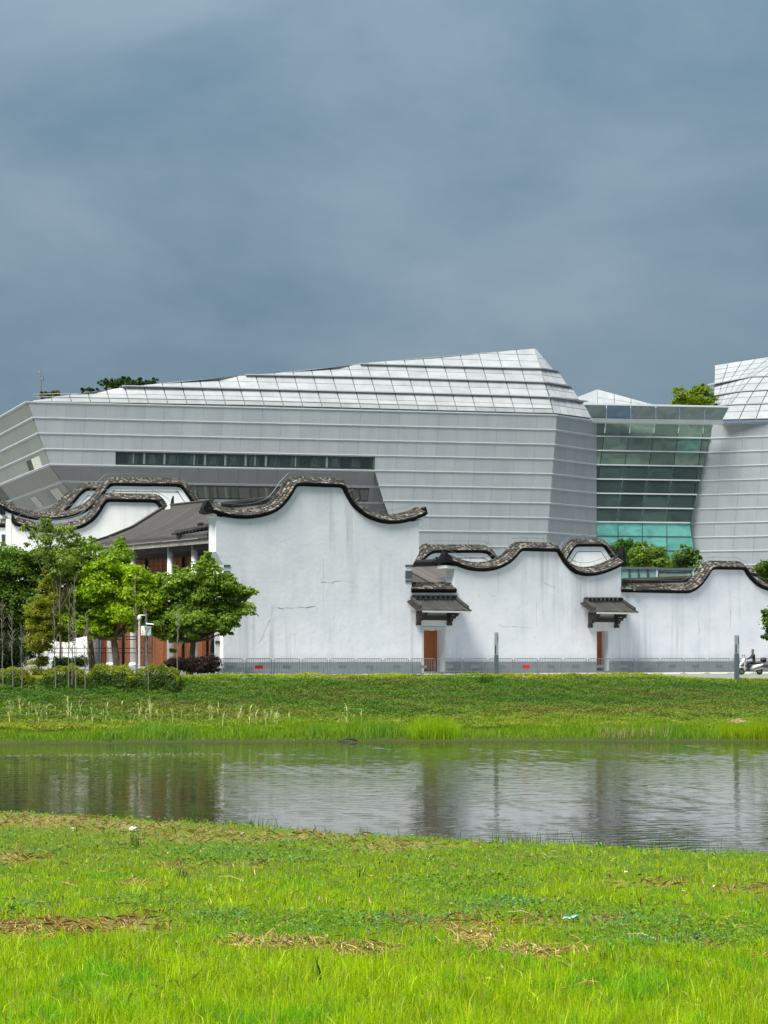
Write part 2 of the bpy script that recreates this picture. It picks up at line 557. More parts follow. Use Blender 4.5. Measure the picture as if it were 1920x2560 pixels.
def tree(name, base, clumps_px, Y, color, label, cat='tree', group=None, per=330, leaf=0.18, tr=0.14, depth=0.5, limbs=True, dv=0.25, bark='bark', puffs=14):
    """trunk with limbs that reach every clump; clumps given as photo positions at distance Y"""
    t = thing(name, base, label, cat, group)
    cl, small = [], []
    for (px, py, rp) in clumps_px:
        r = rp * 1.06 * Y / F
        p = W(px, py, Y + random.uniform(-depth, depth) * r * 1.6)
        cl.append((p.x, p.y, p.z, r))
    for c in list(cl):
        for _ in range(2):
            d = Vector((random.gauss(0, 1), random.gauss(0, .6), random.gauss(.15, .9))).normalized() * c[3] * random.uniform(.95, 1.3)
            small.append((c[0] + d.x, c[1] + d.y, c[2] + d.z, c[3] * random.uniform(.22, .36)))
    b = MB()
    base = Vector(base)
    top = sum((Vector(c[:3]) for c in cl), Vector()) / len(cl)
    fork = base.lerp(top, 0.5)
    fork.x = lerp(base.x, top.x, 0.35)
    fork.y = lerp(base.y, top.y, 0.35)
    b.tube([base - Vector((0, 0, 0.3)), base.lerp(fork, 0.5) + Vector((0.05, 0, 0)), fork, fork.lerp(top, 0.6)], [tr * 1.25, tr, tr * 0.85, tr * 0.45], 7)
    if limbs:
        for c in cl:
            p = Vector(c[:3])
            mid = fork.lerp(p, 0.5) + Vector((random.uniform(-.2, .2), random.uniform(-.2, .2), -0.15))
            b.tube([fork, mid, p], [tr * 0.5, tr * 0.33, tr * 0.12], 5)
    b.build('trunk', M[bark], t)
    P, N = puff_cloud(cl + small, per / (leaf / 0.22) ** 2, leaf, puffs)
    leaves('crown', P, leaf * RNG.uniform(0.5, 1.2, len(P)), N, tint(len(P), color, dv), M['leaf'], t, None, 0.75)
    return t
# ------------------------------------------------------------------ ground, water, banks
ZW = -3.25
EDGE = [(-60, 66), (-22, 56), (-11.5, 49.6), (-7.5, 47.2), (-4.4, 45.4), (0, 42.2), (3.2, 40.8), (5.9, 39.6), (8.6, 38.6), (20, 36), (60, 32)]
def hsh(x, y, s=1.0):
    return (np.sin(x * 1.7 * s + 1.3) * np.cos(y * 2.1 * s - 0.7) + 0.5 * np.sin(x * 4.3 * s + y * 3.1 * s) + 0.3 * np.cos(x * 7.9 * s - y * 6.3 * s)) / 1.8
EX, EYY = np.array([e[0] for e in EDGE]), np.array([e[1] for e in EDGE])
def edge_near(X):
    return np.interp(X, EX, EYY) + 0.25 * hsh(X, X * 0 + 3, 0.9)
def z_near(X, Y):
    d = edge_near(X) - Y
    z = ZW - 0.12 + 0.30 * np.clip(d / 1.3, -1.5, 1) + 0.0165 * np.clip(d, 0, 30)
    z = z + np.clip((17 - Y) / 13, 0, 3) * 1.5
    return z + 0.045 * hsh(X, Y, 0.6) * np.clip(d / 2, 0, 1)
# patches in the near meadow: photo x, y, half width, half height in pixels, kind
PATCH = [(120, 2052, 190, 15, 'soil'), (330, 2068, 140, 11, 'soil'), (530, 2078, 60, 8, 'soil'), (170, 2318, 230, 22, 'soil'), (330, 2305, 120, 12, 'soil'), (40, 2145, 70, 16, 'dry'),
         (690, 2366, 110, 15, 'straw'), (900, 2385, 110, 16, 'straw'), (1190, 2350, 60, 22, 'straw'), (1340, 2308, 70, 14, 'soil'), (1130, 2310, 120, 16, 'dry'),
         (1330, 2388, 120, 12, 'straw'), (345, 2213, 40, 5, 'straw'), (1620, 2212, 120, 9, 'dry'), (1850, 2225, 100, 9, 'dry'), (620, 2162, 40, 9, 'soil'), (1000, 2300, 60, 10, 'dry'),
         (1740, 2362, 90, 8, 'dry'), (1350, 2550, 50, 7, 'straw'), (1480, 2300, 60, 10, 'dry'), (60, 2335, 90, 14, 'straw'), (1905, 2395, 40, 8, 'soil'), (800, 2090, 120, 10, 'dry'), (560, 2095, 240, 12, 'dry'), (1000, 2115, 160, 10, 'dry'), (480, 2170, 90, 9, 'dry')]
CLOVER = [(820, 2310, 330, 26), (1480, 2290, 200, 26), (1650, 2340, 300, 34), (1250, 2270, 180, 20), (560, 2300, 120, 20), (400, 2260, 140, 20), (620, 2140, 200, 22), (60, 2270, 60, 14), (1180, 2210, 160, 24), (1850, 2330, 120, 30)]
def to_px(X, Y, Z):
    return 960 + F * X / Y, HZ + (CZ - Z) * F / Y
def patch_mask(X, Y, Z, lst, kinds=None):
    px, py = to_px(X, Y, Z)
    px = px + 40 * hsh(X, Y, 2.2) + 26 * hsh(X, Y, 7.1) + RNG.normal(size=X.shape) * 8
    py = py + 11 * hsh(Y, X, 2.6) + 7 * hsh(X + 3, Y, 8.0) + RNG.normal(size=X.shape) * 2.5
    m = np.zeros_like(X)
    for q in lst:
        if kinds and q[4] not in kinds:
            continue
        m = np.maximum(m, np.clip(1.5 - 1.1 * np.sqrt(((px - q[0]) / q[2]) ** 2 + ((py - q[1]) / q[3]) ** 2), 0, 1))
    return m
def grid_sheet(name, xs, ys, zf, colf, mat):
    X, Yg = np.meshgrid(xs, ys)
    Z = zf(X, Yg)
    v = np.stack([X.ravel(), Yg.ravel(), Z.ravel()], 1)
    nx, ny = len(xs), len(ys)
    i = (np.arange(ny - 1)[:, None] * nx + np.arange(nx - 1)[None]).ravel()
    t = np.concatenate([np.stack([i, i + 1, i + nx + 1], 1), np.stack([i, i + nx + 1, i + nx], 1)], 0)
    o = np_mesh(name, v, t, colf(X.ravel(), Yg.ravel(), Z.ravel()), mat, None, 'structure')
    o.data.polygons.foreach_set('use_smooth', [True] * len(o.data.polygons))
    return o
def near_col(X, Y, Z):
    c = np.tile(np.array([[0.085, 0.13, 0.018]]), (len(X), 1))
    for kinds, col in ((('dry',), (0.24, 0.20, 0.07)), (('soil',), (0.27, 0.19, 0.09)), (('straw',), (0.38, 0.29, 0.14))):
        m = patch_mask(X, Y, Z, PATCH, kinds)[:, None]
        c = c * (1 - m) + np.array([col]) * m
    mud = np.clip(1 - (edge_near(X) - Y) / 0.5, 0, 1)[:, None]
    return c * (1 - mud) + np.array([[0.05, 0.042, 0.02]]) * mud
xs = np.concatenate([np.linspace(-60, -15, 30)[:-1], np.linspace(-15, 15, 190), np.linspace(15, 60, 30)[1:]])
ys = np.concatenate([np.linspace(-12, 15, 14)[:-1], np.linspace(15, 52, 200), np.linspace(52, 68, 30)[1:]])
meadow = grid_sheet('meadow_ground', xs, ys, z_near, near_col, M['ground'])

def edge_far(X):
    return 90.3 + 0.12 * np.minimum(X, 0) + 0.35 * hsh(X, X * 0 + 1, 0.35) + 0.16 * hsh(X, X * 0 + 5, 1.7)
def crest(X):
    return np.clip(109.0 + 0.3 * X, 103.2, 122)
def z_far(X, Y):
    e, c = edge_far(X), crest(X)
    t = (Y - e) / (c - e)
    z = np.interp(t, [-0.2, 0, 0.05, 0.12, 0.36, 0.62, 0.9, 1.0, 1.3], [-4.2, -3.34, -3.05, -2.9, -2.45, -1.45, -0.35, -0.12, -0.05])
    dip = np.clip((X - 17) / 6, 0, 1) * np.clip((t - 0.7) / 0.3, 0, 1) * 0.30
    return z - dip + 0.10 * hsh(X, Y, 0.45) * np.clip(t * 3, 0, 1) * np.clip((1.02 - t) * 6, 0, 1)
def far_col(X, Y, Z):
    c = np.tile(np.array([[0.045, 0.075, 0.014]]), (len(X), 1))
    t = (Y - edge_far(X)) / (crest(X) - edge_far(X))
    mud = np.clip(1 - t / 0.035, 0, 1)[:, None]
    return c * (1 - mud) + np.array([[0.045, 0.035, 0.018]]) * mud
xs = np.linspace(-75, 75, 330)
ys = np.concatenate([np.linspace(86, 124, 150), [128, 135]])
bank = grid_sheet('river_bank', xs, ys, z_far, far_col, M['ground'])

def ripple(X, Y):
    z = np.zeros_like(X)
    rr = np.random.default_rng(3)
    for i in range(46):
        lam = rr.uniform(0.28, 0.6) if i < 38 else rr.uniform(0.7, 1.3)
        a = rr.normal(math.pi / 2, 0.55)
        k = 2 * math.pi / lam
        z += (0.00105 if i < 38 else 0.0007) * lam ** 0.9 * np.sin(k * (math.cos(a) * X + math.sin(a) * Y) + rr.uniform(0, 6.28))
    gust = 0.75 + 0.45 * hsh(X, Y * 2.2, 0.10) + 0.25 * hsh(X, Y * 3, 0.31)
    return ZW + z * np.clip(gust, 0.25, 1.4) * np.clip((26 - np.abs(X)) / 4, 0, 1)
grid_sheet('river_water', np.concatenate([[-260, -120, -60, -34], np.arange(-26, 26.01, 0.16), [34, 60, 120, 260]]), np.arange(34, 93.01, 0.075), ripple, lambda X, Y, Z: np.full((len(X), 3), .02), M['water'])
v = [(-1500, -400, -4.6), (1500, -400, -4.6), (1500, 2500, -4.6), (-1500, 2500, -4.6)]
M['under'] = simple('far_soil', (0.07, 0.085, 0.03), 0.95, 0, 0.3, 0.02)
tag(add('ground', v, [(0, 1, 2, 3)], M['under']), kind='structure')
# paved street on top of the bank, with a kerb
b = MB()
px_ = [-75 + 3 * i for i in range(51)]
fr = [Vector((x, float(crest(np.array([x]))[0]) + 1.1, 0.0)) for x in px_]
for a, c in zip(fr, fr[1:]):
    b.quad(a, c, Vector((c.x * 4, 420, 0)), Vector((a.x * 4, 420, 0)))
tag(b.build('street_paving', M['paving']), kind='structure')
kb = sweep_xy(fr, [(0.16, -0.5), (0.16, 0.06), (-0.02, 0.06), (-0.02, -0.5)])
tag(kb.build('kerb', M['door_stone']), kind='structure')

# ------------------------------------------------------------------ modern museum behind
ZK = lambda k: CZ + 27.9 - 1.70 * k
def inv(px, a, b):
    (p0, y0), (p1, y1) = a, b
    return 1 / (1 / y0 + (1 / y1 - 1 / y0) * (px - p0) / (p1 - p0))
Yc = lambda px: inv(px, (67, 190.0), (1392, 200.5))
Yr = lambda px: inv(px, (1392, 200.5), (1490, 206.0))
Yg = lambda px: inv(px, (1490, 206.0), (1783, 208.0))
Yb = lambda px: inv(px, (1783, 208.0), (2050, 204.6))
CL = [67, 83, 96, 112, 125, 156, 188, 216, 242, 266, 290] + [310 + 20 * i for i in range(10)]
REC = [0, 0, 0, 0, 0, 1.3, 2.8, 4.2, 5.2, 6.0, 6.6] + [7.0] * 10
DX = [None] * 4 + [936, 947, 958, 972, 985, 998, 1010] + [1010] * 10
def onplane(px, Yf, k, rec=0.0):
    Y = Yf(px) + rec
    return Vector(((px - 960) * Y / F, Y, ZK(k)))
museum = thing('museum_building', (0, 198, 0), 'large pale grey modern museum with stacked horizontal bands and a tiered white sloping roof', 'building')
NL = 18
xr = lambda k: 1392 - 2.9 * k
def left_pt(k, L):
    p = onplane(CL[k], Yc, k, REC[k])
    d = Vector((-0.42, 0.907, 0))
    return p + d * L
# backing walls just behind the panels
bk = MB()
IN = Vector((0, 0.14, 0))
for k in range(NL):
    if k < 4:
        bk.quad(*[p + IN for p in (onplane(CL[k], Yc, k), onplane(xr(k), Yc, k), onplane(xr(k + 1), Yc, k + 1), onplane(CL[k + 1], Yc, k + 1))])
    else:
        bk.quad(*[p + IN for p in (onplane(CL[k], Yc, k, REC[k]), onplane(DX[k], Yc, k, REC[k]), onplane(DX[k + 1], Yc, k + 1, REC[k + 1]), onplane(CL[k + 1], Yc, k + 1, REC[k + 1]))])
        bk.quad(*[p + IN for p in (onplane(DX[k], Yc, k), onplane(xr(k), Yc, k), onplane(xr(k + 1), Yc, k + 1), onplane(DX[k + 1], Yc, k + 1))])
        bk.quad(*[p + IN for p in (onplane(DX[k], Yc, k, REC[k]), onplane(DX[k], Yc, k), onplane(DX[k + 1], Yc, k + 1), onplane(DX[k + 1], Yc, k + 1, REC[k + 1]))])
    bk.quad(*[p + IN for p in (left_pt(k, 40), left_pt(k, 0), left_pt(k + 1, 0), left_pt(k + 1, 40))])
    bk.quad(*[p + IN for p in (onplane(xr(k), Yc, k), onplane(1490, Yr, k), onplane(1490 - (6 if k > 7 else 0), Yr, k + 1), onplane(xr(k + 1), Yc, k + 1))])
bk.build('wall', M['backing'], museum)

SEAM = [1392 - 49 * i for i in range(0, 29)][::-1]
def clip_seg(xl0, xl1, xr0, xr1, L0, L1, R0, R1):
    a, b_, c, d = max(xl0, L0), min(xr0, R0), min(xr1, R1), max(xl1, L1)
    if b_ - a < 1 and c - d < 1:
        return None
    return a, max(a, b_), max(c, d), d
for k in range(0, 11):
    segs = []
    if k < 4:
        if k == 3:
            segs = [(CL[k], CL[k + 1], 289, 289, 0), (937, 936, xr(k), xr(k + 1), 0)]
        else:
            segs = [(CL[k], CL[k + 1], xr(k), xr(k + 1), 0)]
    else:
        if k == 5:
            segs = [(CL[k], CL[k + 1], 440, 446, 1), (924, 918, DX[k], DX[k + 1], 1), (DX[k], DX[k + 1], xr(k), xr(k + 1), 0)]
        else:
            segs = [(CL[k], CL[k + 1], DX[k], DX[k + 1], 1), (DX[k], DX[k + 1], xr(k), xr(k + 1), 0)]
    for i in range(len(SEAM) - 1):
        s0, s1 = SEAM[i] - 2.9 * k, SEAM[i] - 2.9 * (k + 1)
        e0, e1 = SEAM[i + 1] - 2.9 * k, SEAM[i + 1] - 2.9 * (k + 1)
        for (L0, L1, R0, R1, rec) in segs:
            q = clip_seg(s0, s1, e0, e1, L0, L1, R0, R1)
            if not q or (rec and k >= 7) or k > 9:
                continue
            r0, r1 = (REC[k], REC[k + 1]) if rec else (0, 0)
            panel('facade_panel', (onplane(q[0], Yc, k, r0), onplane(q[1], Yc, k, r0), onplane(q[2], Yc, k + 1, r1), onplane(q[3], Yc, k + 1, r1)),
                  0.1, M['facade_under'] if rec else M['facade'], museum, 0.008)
# ribbon windows: wide and narrow panes take turns
def ribbon(k, x0, x1, rec, lean):
    x = x0
    i = 0
    while x < x1 - 3:
        wdt = 31 if i % 2 == 0 else 18.5
        xe = min(x + wdt, x1)
        r0, r1 = (REC[k], REC[k + 1]) if rec else (0, 0)
        c = (onplane(x, Yc, k, r0 + .12), onplane(xe, Yc, k, r0 + .12), onplane(xe + lean, Yc, k + 1, r1 + .12), onplane(x + lean, Yc, k + 1, r1 + .12))
        c = [c[0].lerp(c[3], 0.12), c[1].lerp(c[2], 0.12), c[1].lerp(c[2], 0.86), c[0].lerp(c[3], 0.86)]
        w = panel('window', c, 0.06, M['frame_dark'], museum, 0.02)
        panel('pane', c, 0.03, M['win_dark'] if i % 2 == 0 else M['glass_dark'], w, 0.10, 0.06)
        if i % 6 in (2,) or random.random() < 0.16:
            a, d = c[0].lerp(c[1], 0.55), c[3].lerp(c[2], 0.55)
            a2, d2 = c[0].lerp(c[1], 0.75), c[3].lerp(c[2], 0.75)
            panel('blind', (a, a2, d2, d), 0.012, M['win_slat'], w, 0.02, 0.095).data.materials[0] = M['interior_pale']
        x = xe + 0.6
        i += 1
M['interior_pale'] = simple('grey_blind', (0.12, 0.15, 0.14), 0.7)
ribbon(3, 290, 936, False, -1)
ribbon(5, 441, 922, True, 5)
# left end face: long panels and its small windows
for k in range(0, 9):
    for j in range(5):
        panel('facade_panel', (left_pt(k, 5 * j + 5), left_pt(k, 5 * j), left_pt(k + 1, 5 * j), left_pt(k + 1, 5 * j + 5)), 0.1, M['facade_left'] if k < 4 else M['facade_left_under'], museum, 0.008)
def left_quad(k, L0, L1, v0, v1):
    return (left_pt(k, L1).lerp(left_pt(k + 1, L1), v0), left_pt(k, L0).lerp(left_pt(k + 1, L0), v0), left_pt(k, L0).lerp(left_pt(k + 1, L0), v1), left_pt(k, L1).lerp(left_pt(k + 1, L1), v1))
for i in range(6):
    panel('blind_slat', left_quad(3, 2.9 + i * 0.62, 3.52 + i * 0.62, 0.24, 0.93), 0.03, M['win_slat'], museum, 0.02, 0.1)
panel('window', left_quad(3, 6.7, 9.0, 0.24, 0.93), 0.03, M['win_dark'], museum, 0.02, 0.1)
M['ivy_glass'] = glass('glass_with_green_reflection', (0.04, 0.085, 0.02), 0.05, 0.1, 0.6)  # green reflection put into the pane colour
for i in range(4):
    panel('window', left_quad(5, 3.0 + i * 0.9, 3.9 + i * 0.9, 0.18, 0.92), 0.03, M['ivy_glass'], museum, 0.03, 0.1)
for i in range(3):
    panel('window', left_quad(5, 6.9 + i * 0.8, 7.7 + i * 0.8, 0.18, 0.92), 0.03, M['post_dark'], museum, 0.03, 0.1)
for i in range(3):
    panel('window', left_quad(5, 13.5 + i * 0.9, 14.4 + i * 0.9, 0.2, 0.92), 0.03, M['win_dark'], museum, 0.03, 0.1)
# prow facet that turns away to the right
for k in range(0, 10):
    for j in range(4):
        f0, f1 = j / 4, (j + 1) / 4
        def fp(f, kk):
            a, b2 = onplane(xr(kk), Yc, kk), onplane(1490 - (2 * max(0, kk - 7)), Yr, kk)
            return a.lerp(b2, f)
        panel('facade_panel', (fp(f0, k), fp(f1, k), fp(f1, k + 1), fp(f0, k + 1)), 0.1, M['facade'], museum, 0.008)
# pale ledges along every floor line
LEDGE = [(-0.1, -0.12), (0.13, -0.12), (0.13, -0.055), (0.07, -0.05), (0.07, -0.02), (0.20, -0.015), (0.20, 0.085), (-0.1, 0.10)]
for k in range(0, 12):
    path = [left_pt(k, 38), left_pt(k, 0)]
    if k > 4:
        path += [onplane(DX[k], Yc, k, REC[k])]
        sweep_xy(path, LEDGE).build('ledge', M['ledge'], museum)
        path = [onplane(DX[k], Yc, k)]
    path += [onplane(xr(k), Yc, k), onplane(1489, Yr, k)]
    sweep_xy(path, LEDGE).build('ledge', M['ledge'], museum)

# --- tiered roof
L0_ = [(67, 1004), (640, 1014), (1280, 1031.5), (1384, 1034)]
L1_ = [(305, 965), (640, 973), (1280, 989), (1376, 993)]
L2_ = [(613, 937), (925, 943), (1280, 953), (1362, 956)]
L3_ = [(900, 910), (1280, 920), (1349, 921)]
SIL = [(67, 1004), (297, 970), (378, 962), (613, 938), (682, 935), (895, 911), (906, 909), (1337, 872)]
LEAN = 0.292
def eave_y(x):
    return interp(L0_, x)
def roof_depth(px, py):
    """metres behind the eave: steep fascia, slope, and a steep strip tucked under each ledge"""
    D = 0.0
    for i in range(4):
        bt, tp = tier_bot(i, px), tier_top(i, px)
        rows = ROWS[i]
        for r in range(len(rows) - 1):
            y0, y1 = max(tp, bt - rows[r]), max(tp, bt - rows[r + 1])
            D += SLOPE[i][r] * max(0.0, y0 - max(y1, py))
    return D
def roofpt(px, py, off=0.0):
    return W(px, py, Yc(px) + 0.25 + roof_depth(px, py) + off)
SLOPE = [[0.015, 0.16, 0.03], [0.15, 0.03], [0.15, 0.03], [0.13, 0.10, 0.10]]
def tier_top(i, x):
    L = (L1_, L2_, L3_, None)[i]
    s = interp(SIL, x)
    if L is None or x < L[0][0]:
        return s
    return max(s, interp(L, x))
def tier_bot(i, x):
    if i == 0:
        return eave_y(x)
    return tier_top(i - 1, x)
ROWS = [[0, 11.5, 21.5, 60], [0, 17, 60], [0, 17, 60], [0, 17, 33, 80]]
RSEAM = [1384 - 48.2 * i for i in range(0, 28)][::-1]
def seam_pt(xe, fy):
    x = xe
    for _ in range(4):
        y = fy(x)
        x = xe - LEAN * (eave_y(xe) - y)
    return x, y
deck = MB()
for i in range(4):
    for a, c in zip(RSEAM, RSEAM[1:]):
        rows = ROWS[i]
        for r in range(len(rows) - 1):
            def fy(rr):
                return lambda x: max(tier_top(i, x), tier_bot(i, x) - rows[rr])
            p = [seam_pt(a, fy(r + 1)), seam_pt(c, fy(r + 1)), seam_pt(c, fy(r)), seam_pt(a, fy(r))]
            if (p[3][1] - p[0][1]) < 0.7 and (p[2][1] - p[1][1]) < 0.7:
                continue
            q = [roofpt(*t) for t in p]
            # the topmost strip of a tier stands steeper, tucked under the next ledge
            panel('roof_panel', q, 0.06, M['roofwhite'], museum, 0.05)
            deck.quad(*[t + Vector((0, 0.1, -0.06)) for t in q])
deck.build('roof_deck', M['roofdeck'], museum)
# facet of the roof above the prow: ridge to right-hand silhouette
RID = [(1384, 1033.5), (1376, 993), (1362, 956), (1349, 921), (1337.5, 872.5)]
RSIL = [[(1477, 1046), (1459, 1006)], [(1448, 999), (1428, 969)], [(1417, 963), (1396, 930)], [(1383, 925), (1338, 872)]]
def facet_pt(a, bq, f):
    """from ridge point a to silhouette point bq"""
    x, y = lerp(a[0], bq[0], f), lerp(a[1], bq[1], f)
    ya = Yc(a[0]) + 0.25 + roof_depth(min(a[0], 1383.9), a[1])
    yb = 206.0 + 0.05 * (1046 - bq[1])
    return W(x, y, lerp(ya, yb, f))
fd = MB()
for i in range(4):
    a0, a1 = RID[i], RID[i + 1]
    b0, b1 = RSIL[i]
    nc, nr = (5, 5, 4, 3)[i], 2
    for r in range(nr):
        for c in range(nc):
            def g(u, v_):
                a = (lerp(a0[0], a1[0], v_), lerp(a0[1], a1[1], v_))
                bq = (lerp(b0[0], b1[0], v_), lerp(b0[1], b1[1], v_))
                return facet_pt(a, bq, u)
            q = (g(c / nc, (r + 1) / nr), g((c + 1) / nc, (r + 1) / nr), g((c + 1) / nc, r / nr), g(c / nc, r / nr))
            panel('roof_panel', q, 0.06, M['roofwhite'], museum, 0.05)
            fd.quad(*[t + Vector((-0.05, 0.1, -0.06)) for t in q])
fd.build('roof_deck', M['roofdeck'], museum)
RL = [(-0.3, -0.05), (0.38, -0.06), (0.38, 0.05), (-0.3, 0.10)]
for i, (L, tip) in enumerate(((L1_, (1465, 1004)), (L2_, (1434, 968)), (L3_, (1400, 929)))):
    path = [roofpt(*p) for p in L]
    path.append(W(tip[0], tip[1], 206.2 + 0.05 * (1046 - tip[1])))
    sweep_xy(path, RL).build('roof_ledge', M['roofledge'], museum)
# closed rear of the roof so that nothing is hollow, with a planted terrace behind the slope
b = MB()
for a, c in zip(SIL, SIL[1:]):
    p, q = roofpt(*a), roofpt(*c)
    b.quad(p, q, q + Vector((0, 9, -0.6)), p + Vector((0, 9, -0.6)))
b.build('roof_terrace', M['roofledge'], museum)
b = MB()
b.box(-40, 40, 209, 232, ZK(0.55), ZK(0.2))
b.build('roof_slab', M['roofledge'], museum)

# --- glazed link between the two masses
glink = lambda k: 1783 - 8.4 * k if k <= 7 else 1724.2 + 6.0 * (k - 7)
gleft = lambda k: 1490 if k <= 7 else 1490 - 3 * (k - 7)
for k in range(0, 11):
    cols = [1515 - 5 * k, 1577 - 5 * k, 1637.5 - 5 * k, 1698.5 - 5 * k, 1760 - 5 * k] if k < 7 else [1545, 1605.5, 1667]
    e0 = [gleft(k)] + [c for c in cols if c < glink(k) - 3] + [glink(k)]
    sh = 5 if k < 7 else 0
    for j in range(len(e0) - 1):
        lo = gleft(k + 1) if j == 0 else e0[j] - sh
        hi = glink(k + 1) if j == len(e0) - 2 else e0[j + 1] - sh
        hi = min(hi, glink(k + 1)); lo = max(lo, gleft(k + 1))
        if hi - lo < 1 and e0[j + 1] - e0[j] < 1:
            continue
        mat = M['glass_light'] if k < 3 else (M['glass_dark'] if k < 7 else M['glass_teal'])
        if k == 1 and j == 4:
            mat = M['glass_mint']
        if k == 3 and j == 3:
            mat = M['glass_dark']
        panel('glass_pane', (onplane(e0[j], Yg, k), onplane(e0[j + 1], Yg, k), onplane(hi, Yg, k + 1), onplane(lo, Yg, k + 1)), 0.05, mat, museum, 0.06)
    if 0 < k:
        prof = [(-0.08, -0.07), (0.2, -0.07), (0.2, 0.07), (-0.08, 0.07)] if k <= 7 else [(-0.08, -0.06), (0.08, -0.06), (0.08, 0.06), (-0.08, 0.06)]
        sweep_xy([onplane(gleft(k), Yg, k), onplane(glink(k), Yg, k)], prof).build('transom', M['ledge'] if k <= 7 else M['frame_dark'], museum)
b = MB()
b.quad(onplane(1480, Yg, 0, 7), onplane(1800, Yg, 0, 7), onplane(1800, Yg, 17, 7), onplane(1480, Yg, 17, 7))
for k in (3, 5, 7):
    b.quad(onplane(1480, Yg, k, 7), onplane(1800, Yg, k, 7), onplane(1800, Yg, k, 0.8), onplane(1480, Yg, k, 0.8))
b.build('interior', M['interior'], museum)
for c in (1577, 1637.5, 1698.5):
    b = MB()
    p, q = onplane(c - 14, Yg, 2.9, 0.9), onplane(c - 33, Yg, 7.1, 0.9)
    b.tube([q, p], 0.34, 10)
    b.build('column', M['column_in'], museum)
    b = MB()
    q = onplane(c - 33, Yg, 17, 0.9)
    b.tube([Vector((q.x, q.y, 0)), onplane(c - 33, Yg, 7.1, 0.9)], 0.34, 10)
    b.build('column', M['column_in'], museum)
# leaning glass parapet over the link
ptop = [1459, 1516, 1577, 1639.6, 1699, 1761, 1822]
pbot = [1479, 1516, 1577, 1639.6, 1699, 1761, 1805]
for j in range(6):
    yt = lambda x: 1011 + 7 * (x - 1459) / 363
    yb = lambda x: 1045 + 6 * (x - 1479) / 326
    q = (W(ptop[j], yt(ptop[j]), 203.6), W(ptop[j + 1], yt(ptop[j + 1]), 203.6), W(pbot[j + 1], yb(pbot[j + 1]), 205.2), W(pbot[j], yb(pbot[j]), 205.2))
    panel('parapet_pane', q, 0.05, M['glass_blue'] if j == 1 else M['glass_parapet'], museum, 0.04)
sweep_xy([W(1457, 1010, 203.6), W(1824, 1017, 203.6)], [(-0.1, -0.1), (0.12, -0.1), (0.12, 0.1), (-0.1, 0.1)]).build('parapet_rail', M['ledge'], museum)
sweep_xy([W(1480, 1052, 205.4), W(1806, 1056, 205.4)], [(-0.6, -0.22), (0.2, -0.22), (0.35, 0.25), (-0.6, 0.25)]).build('parapet_sill', M['ledge'], museum)
# small glazed pyramid behind the link
ap = W(1494, 974, 228)
bl, br = W(1425, 1000, 226), W(1662, 1020, 224)
for j in range(4):
    f0, f1 = j / 4, (j + 1) / 4
    t0, t1 = ap.lerp(br, f0), ap.lerp(br, f1)
    b0, b1 = W(1494, 1022, 224).lerp(br, f0), W(1494, 1022, 224).lerp(br, f1)
    m0, m1 = t0.lerp(b0, 0.42), t1.lerp(b1, 0.42)
    panel('skylight_panel', (t0, t1, m1, m0), 0.05, M['roofwhite'], museum, 0.05)
    panel('skylight_panel', (m0, m1, b1, b0), 0.05, M['roofwhite'], museum, 0.05)
panel('skylight_panel', (ap, ap + Vector((0.02, 0, -0.01)), W(1494, 1022, 224), bl), 0.05, M['roofwhite'], museum, 0.05)

# --- right-hand mass
mus2 = thing('museum_wing', (42, 206, 0), 'right-hand wing of the grey museum beyond the green glass link, cut by the picture edge', 'building')
BS = [1810 + 51 * i for i in range(7)]
b = MB()
for k in range(NL):
    kk = min(k, 10); k2 = min(k + 1, 10)
    b.quad(*[p + IN for p in (onplane(glink(kk), Yb, k), onplane(2150, Yb, k), onplane(2150, Yb, k + 1), onplane(glink(k2), Yb, k + 1))])
b.build('wall', M['backing'], mus2)
for k in range(0, 11):
    e = [glink(k)] + [x - 3.2 * k for x in BS if x - 3.2 * k > glink(k) + 8]
    f = [glink(min(k + 1, 11))] + [x - 3.2 * (k + 1) for x in BS if x - 3.2 * k > glink(k) + 8]
    for j in range(len(e) - 1):
        panel('facade_panel', (onplane(e[j], Yb, k), onplane(e[j + 1], Yb, k), onplane(f[j + 1], Yb, k + 1), onplane(f[j], Yb, k + 1)), 0.1, M['facade'], mus2, 0.008)
    if k:
        sweep_xy([onplane(glink(k) + 1, Yb, k), onplane(2120, Yb, k)], LEDGE).build('ledge', M['ledge'], mus2)
sweep_xy([onplane(1797, Yb, 0), onplane(2120, Yb, 0)], LEDGE).build('ledge', M['ledge'], mus2)
R0 = [(1805, 1049), (2060, 1045)]
RR = [(1805, 1050), (1826, 1012), (1851, 979), (1882, 942), (1920, 917), (1958, 888)]      # ridge between the two roof faces
LFT = [(1799, 1046), (1787, 1016), (1786, 989), (1786, 962), (1787, 938), (1787, 914)]   # left silhouette
RGT = [(2060, 1044), (2060, 1004), (2060, 967), (2060, 937), (2060, 912), (2060, 884)]
def yw(py):
    return 206.4 + 0.085 * (1047 - py)
fd = MB()
